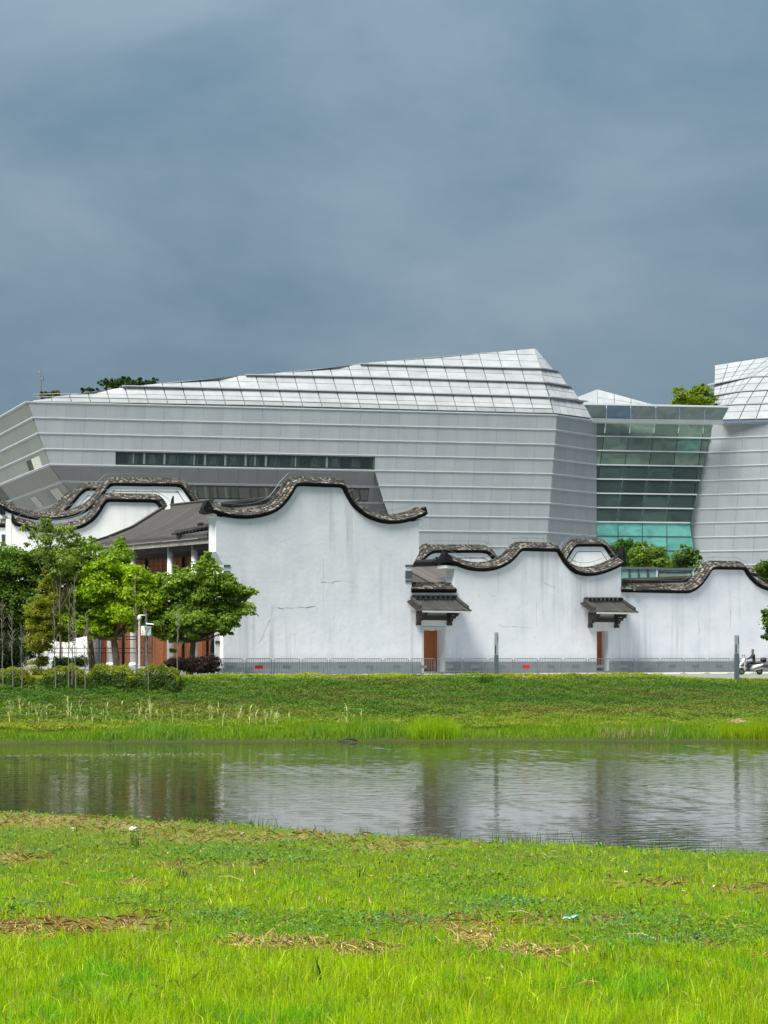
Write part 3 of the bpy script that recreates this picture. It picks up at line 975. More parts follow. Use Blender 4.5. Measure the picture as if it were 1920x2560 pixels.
for i in range(5):
    for (A, B, dA, dB, nc) in ((LFT, RR, 7.0, 0.0, 5), (RR, RGT, 0.0, -1.5, 6)):
        for r in range(2):
            v0, v1 = r / 2, (r + 1) / 2
            for c in range(nc):
                def g(u, v_):
                    a = (lerp(A[i][0], A[i + 1][0], v_), lerp(A[i][1], A[i + 1][1], v_))
                    q = (lerp(B[i][0], B[i + 1][0], v_), lerp(B[i][1], B[i + 1][1], v_))
                    x, y = lerp(a[0], q[0], u), lerp(a[1], q[1], u)
                    return W(x, y, lerp(yw(a[1]) + dA, yw(q[1]) + dB, u))
                q = (g(c / nc, v1), g((c + 1) / nc, v1), g((c + 1) / nc, v0), g(c / nc, v0))
                panel('roof_panel', q, 0.06, M['roofwhite'], mus2, 0.05)
                fd.quad(*[t + Vector((0.05, 0.1, -0.06)) for t in q])
fd.build('roof_deck', M['roofdeck'], mus2)
for i, x0 in ((1, 1785), (2, 1785), (3, 1774)):
    path = [W(x0, LFT[i][1], yw(LFT[i][1]) + 7), W(*RR[i], yw(RR[i][1])), W(*RGT[i], yw(RGT[i][1]) - 1.5)]
    sweep_xy(path, RL).build('roof_ledge', M['roofledge'], mus2)

# rooftop odds and ends
mast = thing('antenna_mast', W(102, 1000, 196), 'thin grey antenna mast standing on the far left end of the museum roof', 'antenna')
b = MB()
p = W(102, 1000, 196)
b.tube([p, W(102, 923, 196)], [0.09, 0.05], 6)
b.build('pole', M['steel'], mast)
b = MB()
b.tube([W(102, 948, 196), W(107, 946, 196)], 0.06, 5)
b.tube([W(107, 942, 196), W(107, 952, 196)], 0.09, 5)
b.tube([W(96, 930, 196), W(102, 930, 196)], 0.04, 5)
b.build('bracket', M['steel'], mast)
rail = thing('roof_railing', W(90, 998, 195), 'low grey handrail on the left end of the museum roof beside the antenna', 'railing')
b = MB()
for z in (983, 990):
    b.tube([W(84, z + 3, 195), W(150, z + 1, 195), W(205, z + 2, 195)], 0.04, 5)
b.build('rail', M['steel'], rail)
for x in (88, 110, 132, 154, 176, 198):
    b = MB()
    b.tube([W(x, 1000, 195), W(x, 984, 195)], 0.04, 5)
    b.build('post', M['steel'], rail)

# ------------------------------------------------------------------ white gable walls with tiled copings
class Plane:
    def __init__(s, Y0, t):
        s.Y0, s.t = Y0, t
        m = math.hypot(1, t)
        s.d = Vector((1 / m, t / m, 0))
        s.n = Vector((t / m, -1 / m, 0))      # towards the viewer
    def Y(s, px):
        return s.Y0 / (1 - s.t * (px - 960) / F)
    def P(s, px, py, out=0.0):
        return W(px, py, s.Y(px)) + s.n * out
    def B(s, px, z, out=0.0):
        Y = s.Y(px)
        return Vector(((px - 960) * Y / F, Y, z)) + s.n * out
def smooth_curve(pts, step=4.0):
    """Catmull-Rom through photo points, resampled"""
    out = []
    n = len(pts)
    for i in range(n - 1):
        p0, p1, p2, p3 = pts[max(i - 1, 0)], pts[i], pts[i + 1], pts[min(i + 2, n - 1)]
        k = max(1, int(math.dist(p1, p2) / step))
        for j in range(k):
            t = j / k
            q = []
            for a in range(2):
                q.append(0.5 * ((2 * p1[a]) + (-p0[a] + p2[a]) * t + (2 * p0[a] - 5 * p1[a] + 4 * p2[a] - p3[a]) * t * t + (-p0[a] + 3 * p1[a] - 3 * p2[a] + p3[a]) * t ** 3))
            out.append(tuple(q))
    out.append(pts[-1])
    return out
def wall_body(parent, pl, top, x0, x1, T, zb=-0.3, openings=(), mat='plaster', name='wall'):
    """front, back, top and ends of a wall whose top follows a photo curve; openings: (x0, x1, y of lintel)"""
    xs = sorted(set([x0, x1] + [p[0] for p in top if x0 < p[0] < x1] + [o for q in openings for o in q[:2]]))
    b = MB()
    for a, c in zip(xs, xs[1:]):
        ya, yc = interp(top, a + 1e-6), interp(top, c - 1e-6)
        m = (a + c) / 2
        op = next((o for o in openings if o[0] < m < o[1]), None)
        fa, fc = (pl.P(a, op[2]), pl.P(c, op[2])) if op else (pl.B(a, zb), pl.B(c, zb))
        ta, tc = pl.P(a, ya), pl.P(c, yc)
        bk_ = -pl.n * T
        b.quad(fa, fc, tc, ta)
        b.quad(fc + bk_, fa + bk_, ta + bk_, tc + bk_)
        b.quad(ta, tc, tc + bk_, ta + bk_)
        if op:
            b.quad(fa, fa + bk_, fc + bk_, fc)
            for x in (a, c):
                if x in op[:2]:
                    y_ = pl.P(x, op[2])
                    g = pl.B(x, zb)
                    b.quad(g, y_, y_ + bk_, g + bk_)
    for x in (x0, x1):
        g, t = pl.B(x, zb), pl.P(x, interp(top, x + (1e-6 if x == x0 else -1e-6)))
        b.quad(g, t, t - pl.n * T, g - pl.n * T)
    # vertical steps in the top line
    return b.build(name, M[mat], parent)
def slab_poly(parent, name, pl, pts, T, mat, out=0.0):
    """an outline in the wall plane with thickness"""
    b = MB()
    f = [pl.P(x, y, out) for x, y in pts]
    r = [p - pl.n * T for p in f]
    n = len(f)
    b.v = f + r
    b.f = [tuple(range(n)), tuple(reversed(range(n, 2 * n)))] + [(i, (i + 1) % n, n + (i + 1) % n, n + i) for i in range(n)]
    return b.build(name, M[mat], parent)
def coping(parent, pl, pts, T, h=0.60, wire=False, border=False, rows=3):
    cv = smooth_curve(pts)
    P = [pl.P(x, y) for x, y in cv]
    up = []
    for i in range(len(P)):
        t = (P[min(i + 1, len(P) - 1)] - P[max(i - 1, 0)]).normalized()
        u = t.cross(pl.n)
        if u.z < 0 and abs(u.z) > 0.02:
            u = -u
        up.append(u.normalized())
    s = h / 0.60
    def ring(i, prof):
        return [P[i] + pl.n * o + up[i] * (u * s) for o, u in prof]
    b = MB()
    pm = [(0.0, 0.0), (0.08, 0.0), (0.08, 0.08), (0.16, 0.08), (0.16, 0.16), (0.24, 0.16), (0.24, 0.21), (-T - 0.24, 0.21), (-T - 0.24, 0.16), (-T - 0.08, 0.0), (-T, 0.0)]
    b.rings([ring(i, pm) for i in range(len(P))])
    b.build('drip_moulding', M['black_mould'], parent)
    mid = -T / 2
    b = MB()
    pb = [(0.22, 0.205), (mid + 0.12, 0.55), (mid + 0.12, 0.62), (mid, 0.67), (mid - 0.12, 0.62), (mid - 0.12, 0.52), (-T - 0.22, 0.205)]
    b.rings([ring(i, pb) for i in range(len(P))])
    b.build('coping_bed', M['tile_bed'], parent)
    # tile pieces in courses, every piece its own block
    L = [0.0]
    for a, c in zip(P, P[1:]):
        L.append(L[-1] + (c - a).length)
    def at(sv):
        i = 0
        while i < len(L) - 2 and L[i + 1] < sv:
            i += 1
        f = (sv - L[i]) / max(1e-6, L[i + 1] - L[i])
        return P[i].lerp(P[i + 1], f), up[i].lerp(up[i + 1], f).normalized()
    b = MB()
    a0, a1 = Vector((0.24, 0.22)), Vector((mid + 0.13, 0.575))
    for r in range(rows):
        sv = (r % 2) * 0.12
        while sv < L[-1] - 0.1:
            ln = random.uniform(0.17, 0.30)
            e = min(sv + ln - 0.05, L[-1])
            q0, q1 = a0.lerp(a1, (r + 0.08) / rows), a0.lerp(a1, (r + 0.84) / rows)
            th = random.uniform(0.02, 0.06)
            (p0, u0), (p1, u1) = at(sv), at(e)
            def c(p, u, q, t):
                return p + pl.n * (q.x + t * 0.5) + u * ((q.y + t * 0.8) * s)
            b.hexa([c(p0, u0, q0, 0), c(p1, u1, q0, 0), c(p1, u1, q1, 0), c(p0, u0, q1, 0), c(p0, u0, q0, th), c(p1, u1, q0, th), c(p1, u1, q1, th), c(p0, u0, q1, th)])
            sv += ln
    # small ridge tiles on top
    sv = 0.0
    while sv < L[-1] - 0.15:
        (p0, u0), (p1, u1) = at(sv), at(sv + 0.13)
        def c2(p, u, o, h_):
            return p + pl.n * o + u * (h_ * s)
        b.hexa([c2(p0, u0, mid + .14, .60), c2(p1, u1, mid + .14, .60), c2(p1, u1, mid - .14, .60), c2(p0, u0, mid - .14, .60), c2(p0, u0, mid + .10, .72), c2(p1, u1, mid + .10, .72), c2(p1, u1, mid - .10, .72), c2(p0, u0, mid - .10, .72)])
        sv += 0.17
    b.build('coping_tiles', M['tile'], parent, kind='stuff')
    if wire:
        b = MB()
        wp = [P[i] + pl.n * mid + up[i] * (h + 0.42) for i in range(0, len(P), 3)]
        b.tube(wp, 0.014, 4, False)
        for i in range(0, len(P), 9):
            b.tube([P[i] + pl.n * mid + up[i] * h, P[i] + pl.n * mid + up[i] * (h + 0.42)], 0.010, 4, False)
        b.build('lightning_wire', M['steel'], parent)
    if border:
        b = MB()
        b.rings([ring(i, [(0.004, -0.44), (0.012, -0.44), (0.012, -0.39), (0.004, -0.39)]) for i in range(len(P))])
        b.build('border_line', M['post_dark'], parent)
def R5(*z): return [(480 + x / 2.592, 1180 + y / 2.592) for x, y in z]
def R6(*z): return [(960 + x / 3.456, 1320 + y / 3.456) for x, y in z]
def R7(*z): return [(1400 + x / 3.19, 1320 + y / 3.19) for x, y in z]
def horn(parent, pl, pts, T):
    slab_poly(parent, 'finial', pl, pts, 0.62, 'black_mould', 0.22)
def plinth(parent, pl, spans, zt, seed):
    rr = random.Random(seed)
    for (a, c) in spans:
        for row in range(2):
            x = a
            first = True
            while x < c - 2:
                ln = rr.uniform(56, 70) * (0.5 if (first and row) else 1)
                e = min(x + ln, c)
                if c - e < 12:
                    e = c
                z0, z1 = -0.02 + row * zt / 2, (row + 1) * zt / 2
                q = (pl.B(x, z1), pl.B(e, z1), pl.B(e, z0), pl.B(x, z0))
                panel('plinth_stone', q, 0.07 - 0.015 * row, M['plinth'], parent, 0.012, 0.003)
                x = e
                first = False
PW1, PW2, PW3 = Plane(120.0, 0.55), Plane(120.03, 0.55), Plane(120.06, 0.55)
T1 = 1.2

# --- wall 1, the biggest gable
g1 = thing('gable_wall', PW1.B(790, 0), 'tallest white gable wall with a wave-shaped dark tiled coping and grey rain streaks', 'wall')
c1 = R5((96, 262), (150, 272), (220, 293), (300, 303), (380, 303), (450, 292), (520, 270), (570, 240), (610, 200), (640, 160), (662, 122), (680, 96), (700, 92), (830, 97), (958, 102), (972, 108), (985, 135), (1010, 182), (1040, 225), (1080, 262), (1130, 297), (1190, 322), (1250, 335), (1310, 337), (1370, 330), (1430, 315), (1475, 298), (1512, 280))
w1 = wall_body(g1, PW1, smooth_curve(c1, 5), 558, 1029, T1)
coping(g1, PW1, c1, T1, 0.60, True)
slab_poly(g1, 'corbel', PW1, [(540, 1290), (558.1, 1294), (558.1, 1411), (540, 1379)], T1, 'plaster')
slab_poly(g1, 'corbel', PW1, [(1028.9, 1305), (1047.5, 1299), (1047.5, 1383), (1029.5, 1416)], T1, 'plaster')
slab_poly(g1, 'corbel_cap', PW1, [(532, 1282), (541, 1284), (541, 1292), (532, 1291)], T1 + 0.1, 'white_trim', 0.06)
slab_poly(g1, 'corbel_cap', PW1, [(1046, 1300), (1055, 1297), (1055, 1304), (1046, 1304)], T1 + 0.1, 'white_trim', 0.06)
for (xa, xb) in ((559, 575), (1013, 1030)):
    for (ya, yb_) in ((1412, 1417), (1427, 1447), (1451, 1456)):
        slab_poly(g1, 'stone_band', PW1, [(xa, ya), (xb, ya), (xb, yb_), (xa, yb_)], 0.12, 'post_dark', 0.05)
horn(g1, PW1, R5((66, 236), (90, 184), (104, 194), (130, 232), (134, 268), (84, 264)), T1)
horn(g1, PW1, R5((1500, 262), (1496, 236), (1506, 226), (1519, 270), (1500, 288)), T1)
plinth(g1, PW1, [(558, 1029)], 0.85, 3)
# cracks where the render has lifted
def crack(parent, pl, pts, w=0.05):
    b = MB()
    for (a, c) in zip(pts, pts[1:]):
        p, q = pl.P(*a, 0.004), pl.P(*c, 0.004)
        d = (q - p).normalized()
        u = d.cross(pl.n) * w * 0.95 * random.uniform(0.1, 1.0)
        b.quad(p - u * .5, q - u * .3, q + u * .3, p + u * .5)
    b.build('crack', M['crack'], parent)
crack(g1, PW1, R5((515, 882), (555, 880), (595, 888), (600, 880), (660, 882), (690, 874), (740, 880), (800, 868)), 0.05)
crack(g1, PW1, R5((522, 890), (505, 960), (480, 1010), (455, 1070), (438, 1105)), 0.03)
crack(g1, PW1, R5((836, 714), (872, 714), (905, 720), (930, 708), (965, 706), (1010, 716), (1050, 712)), 0.05)
crack(g1, PW1, R5((849, 560), (850, 640), (851, 712), (850, 800), (852, 930)), 0.02)
# return wall behind the left end with the small number plaque
slab_poly(g1, 'pilaster', PW1, [(546, 1560), (558, 1560), (558, 1687), (546, 1687)], 0.6, 'door_stone', -0.55)
slab_poly(g1, 'plaque', PW1, [(546, 1602), (557.5, 1602), (557.5, 1609), (546, 1609)], 0.05, 'black_plate', -0.50)

# --- wall 2 with the first door
g2 = thing('gable_wall', PW2.B(1290, 0), 'middle white gable wall with two canopied doors and a wave-shaped tiled coping', 'wall')
c2 = R6((520, 290), (600, 318), (660, 343), (720, 362), (790, 374), (870, 376), (940, 367), (1000, 350), (1060, 320), (1110, 285), (1150, 243), (1172, 215), (1192, 200), (1340, 203), (1480, 207), (1494, 212), (1510, 240), (1540, 290), (1580, 340), (1620, 375), (1659, 402)) + R7((70, 332), (120, 362), (180, 381), (240, 384), (300, 376), (370, 356), (440, 327), (490, 300), (512, 284))
top2 = [(1029, 1482), (1135.9, 1482), (1136, 1418)] + [p for p in smooth_curve(c2, 5) if p[0] > 1136.5]
OP1, OP2 = (1059, 1107.5, 1575), (1492, 1521, 1577.5)
wall_body(g2, PW2, top2, 1029.05, 1553, T1, openings=(OP1, OP2))
coping(g2, PW2, c2, T1, 0.60, True)
coping(g2, PW2, [(1027, 1480.5), (1060, 1481), (1100, 1481.5), (1139, 1482)], 1.0, 0.62)
slab_poly(g2, 'corbel_cap', PW2, [(1115, 1413), (1137, 1416), (1137, 1422), (1115, 1420)], T1 + 0.1, 'white_trim', 0.05)
horn(g2, PW2, R6((512, 285), (510, 235), (520, 204), (545, 228), (580, 262), (585, 300), (545, 300)), T1)
horn(g2, PW2, R7((486, 205), (490, 150), (497, 150), (504, 190), (516, 232), (510, 284), (492, 290)), T1)
b = MB()
b.tube([PW2.P(1155, 1402, -4), PW2.P(1163, 1398, -4), PW2.P(1165, 1390, -4), PW2.P(1161, 1385, -4)], [0.22, 0.2, 0.13, 0.05], 6)
b.build('finial', M['black_mould'], g2)
slab_poly(g2, 'door_frame', PW2, [(1053, 1567), (1113, 1567), (1113, 1575), (1053, 1575)], 0.1, 'door_stone', 0.05)
slab_poly(g2, 'door_frame', PW2, [(1053, 1575.2), (1058.8, 1575.2), (1058.8, 1682), (1053, 1682)], 0.1, 'door_stone', 0.05)
slab_poly(g2, 'door_frame', PW2, [(1107.7, 1575.2), (1113, 1575.2), (1113, 1682), (1107.7, 1682)], 0.1, 'door_stone', 0.05)
def door(parent, pl, op, leaves):
    x0, x1, yt = op
    dp = -0.92
    n = leaves
    sft = 17.5 * 0.92
    for i in range(n):
        a, c = lerp(x0 - sft - 4, x1 - sft + 2, i / n), lerp(x0 - sft - 4, x1 - sft + 2, (i + 1) / n)
        # positions along the wall at the depth of the leaf
        pa, pc = pl.B(lerp(x0, x1, i / n), 0), pl.B(lerp(x0, x1, (i + 1) / n), 0)
        zt = pl.P(x0, yt).z
        o = pl.n * dp
        d = MB()
        q = (pa + o + Vector((0, 0, zt)), pc + o + Vector((0, 0, zt)), pc + o, pa + o)
        lf = panel('door_leaf', q, 0.06, M['orange_timber'], parent, 0.012)
        for j in range(4):
            f0, f1 = j / 4, (j + 1) / 4
            panel('plank', (q[0].lerp(q[1], f0), q[0].lerp(q[1], f1), q[3].lerp(q[2], f1), q[3].lerp(q[2], f0)), 0.02, M['orange_timber'], lf, 0.012, 0.06)
door(g2, PW2, OP1, 2)
door(g2, PW2, OP2, 1)
for op in (OP1, OP2):
    b = MB()
    p0, p1 = PW2.B(op[0], 0, 0.12), PW2.B(op[1], 0, 0.12)
    o = -PW2.n * 1.3
    b.hexa([p0 + Vector((0, 0, -.1)), p1 + Vector((0, 0, -.1)), p1 + o + Vector((0, 0, -.1)), p0 + o + Vector((0, 0, -.1)), p0 + Vector((0, 0, .14)), p1 + Vector((0, 0, .14)), p1 + o + Vector((0, 0, .14)), p0 + o + Vector((0, 0, .14))])
    b.build('door_step', M['plinth'], g2)
plinth(g2, PW2, [(1030, 1052.5), (1113.5, 1491), (1522, 1553)], 0.85, 5)
crack(g2, PW2, R6((1315, 560), (1318, 640), (1316, 760), (1317, 850)), 0.03)
crack(g2, PW2, R6((1365, 450), (1385, 475), (1430, 498), (1485, 515)), 0.025)
crack(g2, PW2, R6((990, 380), (991, 560), (960, 585), (925, 598)), 0.02)
crack(g2, PW2, R6((992, 830), (1030, 856), (1110, 852), (1180, 856), (1260, 862)), 0.025)
def canopy(parent, pl, x0, x1, yr, ye, xe0, xe1, yb, seed):
    """tiled lean-to over a door: ridge x0..x1 on the wall at yr, eave pushed out to xe0..xe1 at ye, brackets down to yb"""
    p = 1.75
    r0, r1 = pl.P(x0, yr, 0.03), pl.P(x1, yr, 0.03)
    zr = (r0.z + r1.z) / 2
    # real eave level seen at row ye when the eave stands p metres in front of the wall
    Ye = (pl.B(xe0, 0) + pl.n * p).y
    ze = CZ - (ye - HZ) * Ye / F
    d = pl.d
    e0 = pl.B(x0, ze, p) - d * 0.12
    e1 = pl.B(x1, ze, p) + d * 0.12
    cn = thing_part = add('canopy', [r0, r1, e1, e0, r0 - Vector((0, 0, .08)), r1 - Vector((0, 0, .08)), e1 - Vector((0, 0, .08)), e0 - Vector((0, 0, .08))],
                          [(0, 1, 2, 3), (7, 6, 5, 4), (0, 4, 5, 1), (1, 5, 6, 2), (2, 6, 7, 3), (3, 7, 4, 0)], M['dark_timber'], parent)
    n = Vector((0, 0, 1))
    # half-round tile ribs running down the slope
    b = MB()
    N = 17
    for i in range(N + 1):
        f = i / N
        a, c = r0.lerp(r1, f), e0.lerp(e1, f)
        a = a.lerp(c, 0.02); c = a.lerp(c, 1.03)
        pts = []
        for j in range(5):
            t = j / 4
            q = a.lerp(c, t)
            q.z -= 0.10 * math.sin(math.pi * t)          # slight sag
            pts.append(q)
        w = 0.062
        rs = []
        for q in pts:
            rs.append([q + d * w * math.cos(t) + n * (0.02 + 0.075 * math.sin(t)) for t in (0, .8, 1.57, 2.34, 3.1416)])
        b.rings(rs, True, True)
    # short pieces over the left verge, their ends to the side
    for i in range(9):
        t = (i + 0.3) / 9
        q = r0.lerp(e0, t)
        b.tube([q + d * 0.05 + n * 0.06, q - d * 0.34 - n * 0.10], 0.06, 6)
        q = r1.lerp(e1, t)
        b.tube([q - d * 0.05 + n * 0.06, q + d * 0.2 - n * 0.05], 0.06, 6)
    b.build('roof_tiles', M['canopy_tile'], cn, kind='stuff')
    # ridge with open brick band, verges
    b = MB()
    u = Vector((0, 0, 1))
    def bar(a, c, wd, h0, h1, axis):
        b.hexa([a - axis * wd + u * h0, c - axis * wd + u * h0, c + axis * wd + u * h0, a + axis * wd + u * h0, a - axis * wd + u * h1, c - axis * wd + u * h1, c + axis * wd + u * h1, a + axis * wd + u * h1])
    bar(r0 + pl.n * .09, r1 + pl.n * .09, 0.07, 0.02, 0.09, pl.n)
    bar(r0 + pl.n * .09, r1 + pl.n * .09, 0.09, 0.26, 0.34, pl.n)
    for i in range(9):
        a = r0.lerp(r1, (i + 0.1) / 9)
        c = r0.lerp(r1, (i + 0.55) / 9)
        bar(a + pl.n * .07, c + pl.n * .07, 0.05, 0.09, 0.26, pl.n)
    b.build('ridge', M['canopy_tile'], cn)
    for (a, c) in ((r0, e0), (r1, e1)):
        b = MB()
        a2, c2 = a + u * 0.1, a.lerp(c, 0.86) + u * 0.08
        b.hexa([a2 - d * .08, c2 - d * .08, c2 + d * .08, a2 + d * .08, a2 - d * .08 + u * .17, c2 - d * .08 + u * .17, c2 + d * .08 + u * .17, a2 + d * .08 + u * .17])
        b.build('verge', M['canopy_tile'], cn)
    b = MB()
    bar(e0 + pl.n * 0.02, e1 + pl.n * 0.02, 0.03, -0.14, -0.02, pl.n)
    b.build('eave_board', M['door_stone'], cn)
    # stepped brackets at both ends and the beam between
    L = (r1 - r0).length
    zb = pl.P((x0 + x1) / 2, yb).z
    for f in (0.14, 0.84):
        b = MB()
        o = r0.lerp(r1, f)
        H = ze - 0.1 - zb
        b2 = lambda out0, out1, z0, z1, w: b.hexa([o.xy.to_3d() + d * sx * w + pl.n * oo + u * zz for zz in (z0, z1) for sx, oo in ((-1, out0), (1, out0), (1, out1), (-1, out1))])
        b2(0.0, 0.16, zb, ze - 0.05, 0.13)
        b2(0.0, 0.20, zb - 0.02, zb + 0.22, 0.17)
        b2(0.05, 0.45, zb + H * 0.40, zb + H * 0.56, 0.12)
        b2(0.05, 0.80, zb + H * 0.58, zb + H * 0.74, 0.13)
        b2(0.05, 1.15, zb + H * 0.77, zb + H * 0.93, 0.14)
        b2(0.28, 0.42, zb + H * 0.28, zb + H * 0.42, 0.10)
        b2(0.60, 0.76, zb + H * 0.50, zb + H * 0.62, 0.10)
        b2(0.95, 1.12, zb + H * 0.68, zb + H * 0.80, 0.10)
        b2(0.0, 1.5, ze - 0.17, ze - 0.02, 0.06)
        b.build('bracket', M['dark_timber'], cn)
    b = MB()
    a, c = r0.lerp(r1, 0.14), r0.lerp(r1, 0.84)
    a = Vector((a.x, a.y, zb + (ze - zb) * 0.48)) + pl.n * 0.12
    c = Vector((c.x, c.y, a.z)) + pl.n * 0.12
    bar(a, c, 0.1, -0.13, 0.16, pl.n)
    b.build('beam', M['dark_timber'], cn)
canopy(g2, PW2, 1028, 1139, 1500, 1526, 1052, 1172, 1563, 1)
canopy(g2, PW2, 1460, 1554, 1505, 1530, 1484, 1588, 1569, 2)

# --- wall 3, lower, running out of the picture on the right
g3 = thing('gable_wall', PW3.B(1750, 0), 'white wall on the right, flat and low at its left end then rising to a hump', 'wall')
c3 = R7((484, 512), (600, 515), (750, 518), (1000, 522), (1050, 511), (1090, 490), (1130, 455), (1165, 410), (1192, 368), (1208, 340), (1226, 332), (1340, 333), (1455, 335), (1468, 342), (1482, 368), (1510, 405), (1550, 445), (1590, 475), (1659, 502), (1760, 524), (1900, 528), (2100, 528), (2400, 528))
wall_body(g3, PW3, smooth_curve(c3, 5), 1553.05, 2150, T1)
coping(g3, PW3, c3, T1, 0.60, True)
plinth(g3, PW3, [(1553, 2000)], 0.85, 9)
crack(g3, PW3, R7((1355, 500), (1358, 545), (1400, 562), (1440, 575)), 0.03)
crack(g3, PW3, R7((1358, 570), (1360, 650), (1359, 790)), 0.025)
crack(g3, PW3, R7((1108, 755), (1112, 800), (1110, 840)), 0.025)

# --- rear gables that look over the front walls
def rear_gable(Y0, t, pts, x0, x1, label, mat='plaster_clean', border=True, h=0.6, group=None, wire=False):
    pl = Plane(Y0, t)
    g = thing('gable_wall', pl.B((x0 + x1) / 2, 0), label, 'wall', group)
    wall_body(g, pl, smooth_curve(pts, 6), x0, x1, 0.8, mat=mat)
    coping(g, pl, pts, 0.8, h, wire, border)
    return g, pl
Z5 = lambda *z: [(x / 5.184, 1180 + y / 5.184) for x, y in z]
ga, pa = rear_gable(134.5, 0.25, [(29, 1306), (38.6, 1314), (58, 1320), (91, 1328.5), (125, 1332), (164, 1329.5), (202.5, 1321), (222, 1311), (237, 1299.6), (251, 1282), (260, 1267), (266, 1259), (273, 1255), (330, 1256), (384, 1257), (392, 1261), (399, 1272), (406, 1279)], 15, 408,
           'bright white gable wall at the left end of the timber hall, its coping dipping behind the sparse tree', border=False, wire=True)
horn(ga, pa, Z5((145, 640), (150, 545), (175, 560), (215, 640), (222, 700), (190, 700)), 0.8)
slab_poly(ga, 'corbel', pa, [(15.6, 1297), (27, 1297), (29, 1306), (29, 1370), (15.6, 1370)], 0.8, 'white_trim', 0.02)
gb, pb_ = rear_gable(141.0, 0.25, [(-25, 1260), (4, 1272), (27, 1284), (58, 1294), (87, 1300), (125, 1301.5), (164, 1298), (183, 1294), (204, 1286), (228, 1272.6), (247, 1255), (258, 1240), (268, 1226), (276, 1218), (284, 1215), (360, 1216), (440, 1217), (450, 1219), (458, 1227), (471, 1246), (484, 1263), (497, 1276)], -20, 497,
           'tall white gable with a lined border rising behind the timber hall roof', wire=True)
horn(gb, pb_, Z5((-20, 480), (5, 440), (40, 470), (70, 520), (60, 560), (0, 540)), 0.8)
rear_gable(146.0, 0.25, [(125, 1300), (150, 1290), (170, 1276), (188, 1256), (200, 1241), (212, 1231), (224, 1227), (300, 1228), (345, 1228)], 118, 345, 'white gable peeping out just behind and left of the tall lined gable')
rear_gable(153.0, 0.25, [(118, 1300), (138, 1288), (155, 1272), (170, 1257), (182, 1246), (194, 1241), (260, 1242), (300, 1242)], 112, 300, 'rearmost gable whose coping shows as a thin tiled curl at far left', border=False)
rear_gable(139.0, 0.45, R6((235, 345), (275, 320), (330, 290), (370, 255), (405, 228), (440, 217), (640, 216), (850, 217), (890, 226), (918, 250), (940, 285), (975, 310), (1010, 330)), 1029, 1252,
           'white gable with a flat-topped coping showing behind the first door canopy', wire=True)
rear_gable(141.0, 0.45, R6((215, 345), (250, 318), (285, 280), (320, 240), (352, 215), (380, 208), (420, 207)), 1022, 1080, 'gable end almost hidden behind the flat-topped gable', border=False)
rear_gable(139.0, 0.45, R7((28, 290), (50, 262), (80, 215), (105, 175), (122, 155), (140, 150), (230, 149), (330, 150), (350, 158), (375, 195), (405, 240), (430, 275)), 1409, 1535,
           'white gable with a lined border rising behind the right half of the middle wall', wire=True)
rear_gable(150.0, 0.40, R7((720, 372), (790, 368), (860, 366), (930, 366), (965, 370), (990, 385), (1008, 412), (1030, 440)), 1610, 1725, 'small white gable seen beside the glass boxes behind the right wall', h=0.5, border=False)
rear_gable(146.0, 0.40, R7((1440, 420), (1480, 395), (1520, 385), (1570, 392), (1610, 420), (1659, 450), (1760, 480)), 1850, 1955, 'mossy rear gable coping behind the right-hand hump', h=0.7, border=False)
gl, pl_l = rear_gable(134.0, 0.2, [(-60, 1318), (-20, 1319), (12, 1319), (40, 1320)], -60, 30, 'low white wall with a straight coping at the far left edge', border=False)
slab_poly(gl, 'window', pl_l, [(4, 1336), (15, 1336), (15, 1366), (4, 1366)], 0.05, 'frame_dark', 0.02)
# far white house wall down among the trees on the left
wl_ = thing('white_outbuilding', W(60, 1687, 124), 'white rendered outbuilding glimpsed between the trunks at the far left', 'building')
b = MB()
p0, p1 = W(-60, 1640, 124), W(62, 1640, 126)
b.hexa([Vector((p0.x, p0.y, -.1)), Vector((p1.x, p1.y, -.1)), Vector((p1.x, p1.y + 1, -.1)), Vector((p0.x, p0.y + 1, -.1)), Vector((p0.x, p0.y, 5)), Vector((p1.x, p1.y, 5)), Vector((p1.x, p1.y + 1, 5)), Vector((p0.x, p0.y + 1, 5))])
b.build('wall', M['plaster_clean'], wl_)
b = MB()
q0, q1 = W(-10, 1640, 123.93), W(30, 1640, 124.4)
b.hexa([Vector((q0.x, q0.y, .3)), Vector((q1.x, q1.y, .3)), Vector((q1.x, q1.y + .4, .3)), Vector((q0.x, q0.y + .4, .3)), Vector((q0.x, q0.y, 3)), Vector((q1.x, q1.y, 3)), Vector((q1.x, q1.y + .4, 3)), Vector((q0.x, q0.y + .4, 3))])
b.build('window', M['win_dark'], wl_)

# ------------------------------------------------------------------ timber hall between the gables on the left
E0 = Vector((-12.57, 116.0, 0))
HD = Vector((-0.663, 0.748, 0)).normalized()       # along the front, away to the left
HI = Vector((0.748, 0.663, 0)).normalized()        # into the building
HN = -HI
def H(s, inn, z):
    p = E0 + HD * s + HI * inn
    return Vector((p.x, p.y, z))
hall = thing('timber_hall', H(6, 2, 0), 'open-fronted hall with white round columns, red-brown timber doors and a grey tiled roof', 'building')
ZE, ZRID = 9.39, 12.15
S0, S1 = -1.2, 15.5
b = MB()
b.hexa([H(S1, -.2, -.1), H(S0 - 2, -.2, -.1), H(S0 - 2, 9, -.1), H(S1, 9, -.1), H(S1, -.2, .5), H(S0 - 2, -.2, .5), H(S0 - 2, 9, .5), H(S1, 9, .5)])
b.build('platform', M['plinth'], hall)
rf = MB()
SR = 13.0
prof = [(0.0, ZE), (1.3, ZE + 0.42), (3.4, ZE + 1.25), (6.0, ZRID)]
SE = lambda inn: S0 + (6.6 - S0) * inn / 6.0       # the slope stops against the back of the big gable
